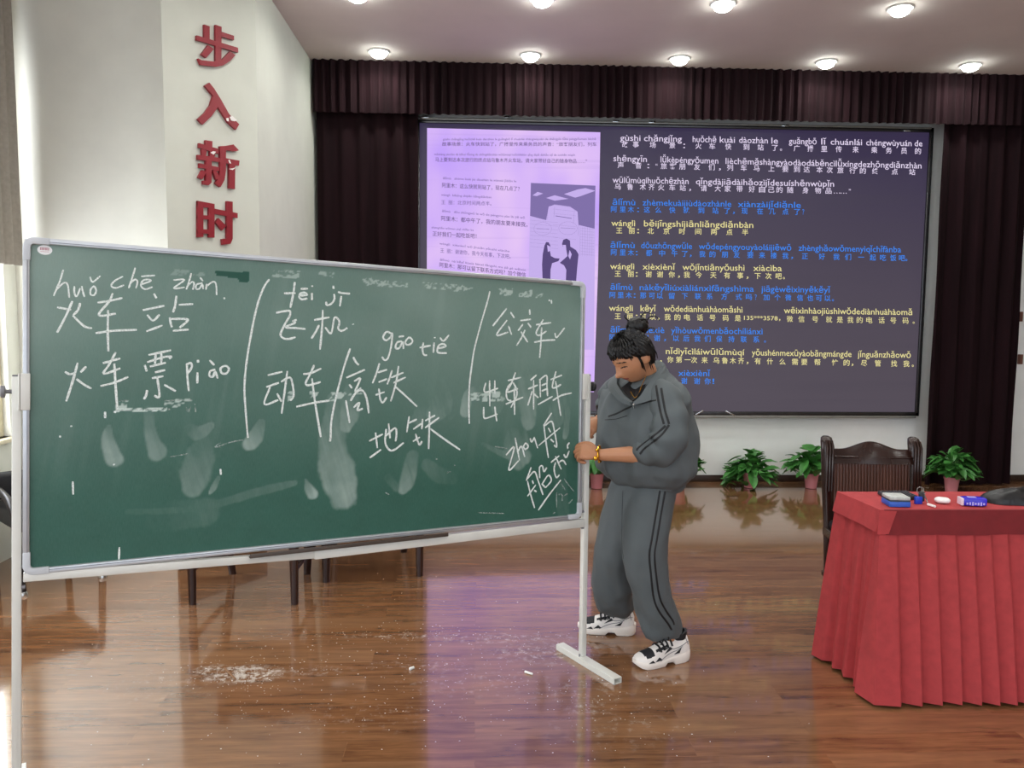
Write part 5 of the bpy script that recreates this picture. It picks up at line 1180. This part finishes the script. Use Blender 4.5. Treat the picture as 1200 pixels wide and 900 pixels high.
def ribbon(bv, pts, w, off=.0015, m=M_pipe, parent=None, name='stripe', step=2., two=True):
    P = []
    C_ = catmull(pts, 8) if len(pts) > 2 else [np.array(pts[0])+(np.array(pts[1])-np.array(pts[0]))*t for t in np.linspace(0, 1, 10)]
    for (px, py) in C_:
        d = Vector(ray(px, py)).normalized(); h, n_, i_, dist = bv.ray_cast(Vector(CAM), d)
        if h is None: continue
        h = np.array(h); n_ = np.array(n_)
        if np.dot(n_, np.array(d)) > 0: n_ = -n_
        if P and np.linalg.norm(h-P[-1][0]) > .08: continue
        P.append((h, n_))
    if len(P) < 2: return None
    g = G(); n = len(P); A_, B_, A2, B2 = [], [], [], []
    for i in range(n):
        t = unit(P[min(i+1, n-1)][0]-P[max(i-1, 0)][0]); nn = P[i][1]; s_ = unit(np.cross(nn, t)); c = P[i][0]
        A_.append(c+s_*w/2+nn*off*.6); B_.append(c+nn*(off+w*.12)); A2.append(c-s_*w/2+nn*off*.6); B2.append(c-nn*.004)
    g.loft([[A_[i], B_[i], A2[i], B2[i]] for i in range(n)])
    return obj(name, g, m, parent, world=True)
pxw = 1/273.
for pl in ([(769, 452), (771, 466), (774, 482), (778, 497)], [(775, 455), (777, 468), (780, 483), (784, 497)], [(784, 498), (776, 509), (764, 519), (755, 526), (750, 532)], [(780, 499), (771, 507), (759, 516), (749, 524), (746, 528)]):
    ribbon(bvJ, pl, .0095, parent=JACK)
seam = [ribbon(bvJ, [(713, 488), (722, 485), (732, 480), (741, 476)], .010, parent=JACK, name='yoke_seam'), ribbon(bvJ, [(745, 474), (755, 472), (764, 470), (769, 469)], .008, parent=JACK, name='yoke_seam')]
ribbon(bvJ, [(709, 492), (722, 491), (735, 487)], .003, parent=JACK, name='yoke_seam', m=M_pipe)
# collar: an open turned-down collar, two lapels meeting at the zip
def sheet(name, rows, m, parent, th=.006):
    A_ = [[np.array(p) for p in r_] for r_ in rows]; nr, nc = len(A_), len(A_[0])
    nrm_ = [[None]*nc for _ in range(nr)]
    for i in range(nr):
        for j in range(nc):
            a = A_[min(i+1, nr-1)][j]-A_[max(i-1, 0)][j]; b = A_[i][min(j+1, nc-1)]-A_[i][max(j-1, 0)]; nrm_[i][j] = unit(np.cross(a, b))
    vs = [p for r_ in A_ for p in r_]+[A_[i][j]-nrm_[i][j]*th for i in range(nr) for j in range(nc)]; o_ = nr*nc
    fs = [(i*nc+j, i*nc+j+1, (i+1)*nc+j+1, (i+1)*nc+j) for i in range(nr-1) for j in range(nc-1)]; fs += [tuple(o_+q_ for q_ in f[::-1]) for f in fs]
    for i in range(nr-1): fs += [(i*nc, (i+1)*nc, o_+(i+1)*nc, o_+i*nc), (i*nc+nc-1, o_+i*nc+nc-1, o_+(i+1)*nc+nc-1, (i+1)*nc+nc-1)]
    for j in range(nc-1): fs += [(j, o_+j, o_+j+1, j+1), ((nr-1)*nc+j, (nr-1)*nc+j+1, o_+(nr-1)*nc+j+1, o_+(nr-1)*nc+j)]
    g = G(); g.add(vs, fs); return obj(name, g, m, parent, world=True)
def crv(*pts): return catmull([U(*p) for p in pts], 5)
# outer (fold) line from the zip up round the neck, and the fall line lying on the shoulders
top = crv((742, 471, 3.235), (750, 464, 3.245), (758, 452, 3.275), (768, 438, 3.32), (775, 429, 3.38), (772, 426, 3.44), (760, 428, 3.49))
mid = crv((742, 473, 3.230), (753, 469, 3.232), (764, 460, 3.250), (775, 446, 3.30), (783, 437, 3.375), (780, 431, 3.445), (764, 431, 3.50))
bot = crv((743, 475, 3.230), (756, 471, 3.228), (768, 466, 3.232), (780, 455, 3.285), (787, 447, 3.37), (784, 441, 3.45), (768, 440, 3.51))
sheet('collar', [top, mid, bot], M_jack, JACK)
top = crv((741, 472, 3.235), (733, 466, 3.275), (727, 458, 3.33), (723, 449, 3.40), (726, 440, 3.47))
bot = crv((740, 475, 3.232), (728, 471, 3.27), (718, 462, 3.34), (713, 452, 3.44), (720, 442, 3.52))
sheet('collar', [top, [(a+b)/2+np.array([-.004, -.004, .006]) for a, b in zip(top, bot)], bot], M_jack, JACK)
# dark inside of the collar and the zip
V_ = crv((728, 455, 3.33), (735, 463, 3.29), (742, 470, 3.25), (750, 461, 3.27), (758, 449, 3.31))
V2_ = crv((738, 447, 3.36), (742, 450, 3.35), (746, 453, 3.335), (750, 449, 3.335), (755, 445, 3.345))
sheet('collar_lining', [V_, V2_], M_pipe, JACK, .003)
zp = U(742.5, 474, 3.226); g = G(); g.sphere(zp, .0055, 10, 8); g.bar(zp, zp+np.array([.002, -.002, -.016]), .005, .002); obj('zip_pull', g, M_steel, JACK, world=True)
# neck skin V with a thin gold chain
g = G(); g.tube(crv((757, 441, 3.315), (752, 452, 3.295), (749, 460, 3.275), (744, 466, 3.258), (739, 459, 3.292)), .0013, 6); obj('necklace', g, M_gold, WOMAN, world=True)
# hem band and cuffs
def band(name, V, F, sel, push): pass
hemr = [JR(y, l, r_, .19, .15, 3.41) for y, l, r_ in ((557, 724, 799), (566, 724, 799), (571, 729, 796), (563, 733, 793))]
g = G(); g.loft(hemr, caps=(False, False)); obj('hem_band', g, M_jack, JACK, world=True)
def cuff(c0, d, r0, w, m, parent, name, sq=1.):
    d = unit(d); x = unit(np.cross(d, [0, 0, 1])); y = np.cross(d, x); g = G(); rings = []
    for s, rr in ((0, r0*1.0), (w*.3, r0*1.05), (w, r0*1.03), (w, r0*.90), (0, r0*.88)): rings.append([np.array(c0)+d*s+(x*cos(a)+y*sin(a)*sq)*rr for a in np.linspace(0, 2*pi, 29)[:-1]])
    g.loft(rings+[rings[0]], caps=(False, False)); return obj(name, g, m, parent, world=True)
# trousers
def leg(pts):
    rings = []
    for (y, l, r_, Y, dp, gz) in pts:
        a = U(l, y, Y); b = U(r_, y, Y); c = (a+b)/2; w = abs(b[0]-a[0])/2; rg = []
        for t in np.linspace(0, 2*pi, 33)[:-1]:
            x, z_ = cos(t), sin(t); x = math.copysign(abs(x)**.9, x); z_ = math.copysign(abs(z_)**.9, z_)
            p = c+np.array([w*x, dp*z_, 0]); p[2] += gz*x*w; rg.append(p)
        rings.append(rg)
    g = G(); g.loft(rings); return g
lL = leg([(552, 738, 795, 3.39, .12, 0), (566, 735, 793, 3.385, .13, 0), (590, 731, 788, 3.36, .13, 0), (612, 730, 784, 3.325, .115, 0), (635, 730, 781, 3.295, .10, 0), (655, 731, 780, 3.285, .09, 0), (675, 735, 782, 3.29, .085, 0), (695, 741, 786, 3.30, .082, 0), (712, 745, 791, 3.31, .080, 0), (727, 750, 797, 3.32, .075, .05), (737, 754, 799, 3.325, .068, .15), (743, 760, 797, 3.325, .055, .2), (746, 767, 793, 3.325, .040, .2)])
lR = leg([(552, 722, 780, 3.43, .13, 0), (566, 718, 775, 3.435, .135, 0), (590, 709, 768, 3.45, .13, 0), (612, 703, 760, 3.46, .12, 0), (635, 699, 752, 3.465, .11, 0), (655, 697, 745, 3.475, .10, 0), (675, 695, 742, 3.50, .09, 0), (692, 695, 741, 3.53, .085, 0), (704, 697, 742, 3.56, .08, 0), (713, 702, 740, 3.58, .072, -.05), (719, 708, 737, 3.585, .058, -.1), (722, 714, 734, 3.585, .042, -.1)])
V, N, F = remesh([lL, lR], .008, 8, .5)
V2 = wrinkle(V, N, .0120, 9.7, (9, 9, 6), keep=lambda p: .55+.9*max(0, min(1, (.55-p[2])/.4)))
TRO = obj('trousers', geo(V2, F), M_jack, WOMAN, world=True)
bvT = BVHTree.FromPolygons([Vector(p) for p in V2], F)
for pl in ([(774, 571), (769, 600), (764, 630), (761, 650), (763, 675), (766, 700), (772, 716), (783, 731), (787, 738)], [(780, 571), (775, 600), (770, 630), (767, 650), (769, 675), (773, 700), (780, 715), (788, 727), (790, 732)]):
    ribbon(bvT, pl, .0085, parent=TRO)
ribbon(bvT, [(730, 575), (729, 605), (729, 640), (731, 655)], .003, parent=TRO, name='leg_seam', m=mat('dark_grey_thread', '3a4042', .8))
# bracelets
def bracelet(c, d, r0, sq, m, name, tube=.0035, beads=None):
    d = unit(d); x = unit(np.cross(d, [0, 0, 1])); y = np.cross(d, x); P = [np.array(c)+(x*cos(a)*r0+y*sin(a)*r0*sq) for a in np.linspace(0, 2*pi, 41)]
    g = G()
    if beads:
        for k in range(beads): g.sphere(P[int(k*40/beads)], .0052, 10, 8)
    else: g.tube(P, tube, 8)
    return g
dl = unit(WL_-EL); c0 = U(702.5, 532.5, 3.287)
g = bracelet(c0, dl, .0295, 1.12, M_gold, 'b', .0042)
for a in np.linspace(.3, 5.8, 7):
    x = unit(np.cross(dl, [0, 0, 1])); y = np.cross(dl, x); g.sphere(c0+(x*cos(a)*.030+y*sin(a)*.0335), .0062, 10, 8)
g.sphere(U(698, 537, 3.25), .0105, 14, 10, (1, .6, 1)); g.sphere(U(699, 527.5, 3.255), .0062, 12, 8, (1, .7, 1)); obj('gold_bracelet', g, M_gold, WOMAN, world=True)
dr = unit(WR-ER); g = bracelet(WR-dr*.006, dr, .0285, 1.0, M_bead, 'b', beads=18); obj('bead_bracelet', g, M_bead, WOMAN, world=True)

# shoes
M_shoe = mat('white_leather', 'e4e0da', .45, var=.04, nscale=12); M_sole = mat('white_sole', 'ece6dd', .5, var=.04); M_sblk = mat('black_mesh', '1b1c1f', .7); M_lace = mat('black_lace', '121214', .8)
def shoe(heel, d, L=.275, label='sneaker'):
    """heel: ground point under the heel end, d: toe direction"""
    d = unit([d[0], d[1], 0]); s_ = np.array([-d[1], d[0], 0]); zz = np.array([0, 0, 1.])
    def P(x, y, z): return np.array([heel[0], heel[1], 0])+d*x*L+s_*y+zz*z
    e = bpy.data.objects.new('sneaker', None); COL.objects.link(e); e.parent = WOMAN
    # chunky sole with a gap under the arch
    xs_ = np.array([0, .02, .06, .14, .24, .32, .36, .42, .47, .52, .62, .74, .84, .92, .97, 1.0])
    wid = np.interp(xs_, [0, .02, .06, .14, .3, .45, .6, .75, .88, .95, 1], [.012, .024, .032, .038, .037, .036, .043, .048, .044, .034, .012])
    bot = np.interp(xs_, [0, .02, .08, .32, .36, .47, .52, .86, .95, 1], [.016, .008, .001, .001, .014, .014, .001, .001, .010, .022])
    top_ = np.interp(xs_, [0, .06, .2, .4, .55, .7, .85, 1], [.052, .056, .050, .040, .036, .036, .038, .036])
    off = .006*np.sin(xs_*pi)
    g = G(); rings = []
    for x, w, b, t, o_ in zip(xs_, wid, bot, top_, off):
        rings.append([P(x, o_+w*yy, b+(t-b)*q_) for yy, q_ in ((-.90, 0), (-1.0, .25), (-1.04, .6), (-.97, .9), (-.85, 1), (0, 1), (.85, 1), (.97, .9), (1.04, .6), (1.0, .25), (.90, 0), (0, 0))])
    g.loft(rings); so = obj('sole', g, M_sole, e, world=True, angle=50)
    # upper
    k0_ = [.03, .06, .12, .2, .28, .36, .45, .55, .65, .75, .85, .93, .975]
    ux = np.array([.03, .045]+list(np.linspace(.06, .93, 44))+[.955, .975])
    uw = np.interp(ux, xs_, wid)*.96; ub = np.interp(ux, xs_, top_)-.010
    ut = np.interp(ux, k0_, [.090, .112, .118, .112, .112, .112, .103, .092, .081, .071, .064, .054, .042])
    nn = 44; rings = []
    for x, w, b, t in zip(ux, uw, ub, ut):
        rg = []
        for j in range(nn):
            a = pi*j/(nn-1); cx = cos(a); sx = sin(a)
            y = w*math.copysign(abs(cx)**.75, cx)*(1-.30*sx**2*(1 if x < .5 else .6)); rg.append(P(x, .006*sin(x*pi)+y, b+(t-b)*sx**.8))
        rings.append(rg)
    g = G(); g.loft(rings, closed=True); 
    nrow = len(rings)
    g.m = []
    for i in range(nrow-1):
        for j in range(nn):
            x = (ux[i]+ux[i+1])/2; a = (j+.5)/nn; side = min(a, 1-a); k = 0
            if .70 < x < .86+.03*(side-.3) and side > .17+.5*max(0, .76-x): k = 1                       # toe mesh
            if .46 < x < .66 and .20+.3*(x-.5) < side < .30+.3*(x-.5): k = 1
            if x < .30 and side > .40: k = 1                             # collar opening
            g.m.append(k)
    g.m += [0, 0]
    up = obj('upper', g, [M_shoe, M_sblk], e, world=True, angle=60)
    def surf_pt(x, a, o=.001):
        w = np.interp(x, ux, uw); b = np.interp(x, ux, ub); t = np.interp(x, ux, ut); cx, sx = cos(a), sin(a)
        y = w*math.copysign(abs(cx)**.75, cx)*(1-.30*sx**2*(1 if x < .5 else .6)); n_ = unit([0, cx, sx])
        return P(x, .006*sin(x*pi)+y, b+(t-b)*sx**.8)+(s_*n_[1]+zz*n_[2])*o
    # overlays on both sides: dark triangles and grey lines
    g = G(); gg = G()
    for sd in (0, 1):
        A = lambda a: (pi-a if sd else a)
        for tri in ([(.54, .38), (.42, .66), (.38, .46)], [(.36, .14), (.22, .36), (.26, .12)], [(.72, .08), (.64, .34), (.58, .10)], [(.84, .02), (.76, .24), (.72, .03)]):
            m3 = tuple(np.mean(tri, 0)); T_ = [surf_pt(x, A(a), .0022) for x, a in tri]; c = surf_pt(m3[0], A(m3[1]), .0034); B_ = [surf_pt(x, A(a), -.003) for x, a in tri]
            g.add(T_+[c]+B_, [(0, 1, 3), (1, 2, 3), (2, 0, 3), (0, 1, 5, 4), (1, 2, 6, 5), (2, 0, 4, 6)])
        for ln_ in ([(.62, .06), (.54, .20), (.42, .28), (.30, .30), (.20, .42)], [(.50, .80), (.42, .55), (.34, .42), (.18, .50), (.06, .62)], [(.12, 1.1), (.10, .7), (.08, .4)]):
            gg.tube([surf_pt(x, A(a), .001) for x, a in catmull(ln_, 4)], .0016, 5)
    obj('side_patch', g, M_sblk, up, world=True, smooth=False); obj('side_line', gg, M_grey, up, world=True)
    # tongue and laces
    g = G(); 
    for x0 in (.40, .47, .54, .61):
        g.tube([surf_pt(x0-.02*abs(cos(a)), a, .004) for a in np.linspace(.62, pi-.62, 9)], .0042, 6)
    k0 = surf_pt(.42, pi/2, .010)
    for sgn in (-1, 1):
        g.tube(catmull([k0, k0+s_*sgn*.02+zz*.012+d*.008, k0+s_*sgn*.036+zz*.004+d*.014, k0+s_*sgn*.022-zz*.004+d*.012, k0], 5), .0030, 6)
        g.tube(catmull([k0, k0+s_*sgn*.022+d*.03+zz*.0, k0+s_*sgn*.034+d*.05-zz*.016], 5), .0026, 6)
    obj('lace', g, M_lace, e, world=True)
    g = G(); rings = []
    for z, w in ((.100, .030), (.116, .034), (.128, .034), (.128, .026), (.105, .024)):
        rings.append([P(.20+.145*cos(a)*(w/.034), w*sin(a), z+.010*(-cos(a))*(z > .11)) for a in np.linspace(0, 2*pi, 25)[:-1]])
    g.loft(rings, caps=(True, True)); obj('ankle_collar', g, M_sblk, e, world=True)
    return e
s1 = shoe(HEL_L, TOE_L-HEL_L); s1['label'] = 'white and black chunky sneaker on the foot nearer the camera'
s2 = shoe(HEL_R, TOE_R-HEL_R); s2['label'] = 'white and black chunky sneaker partly behind the stand post'
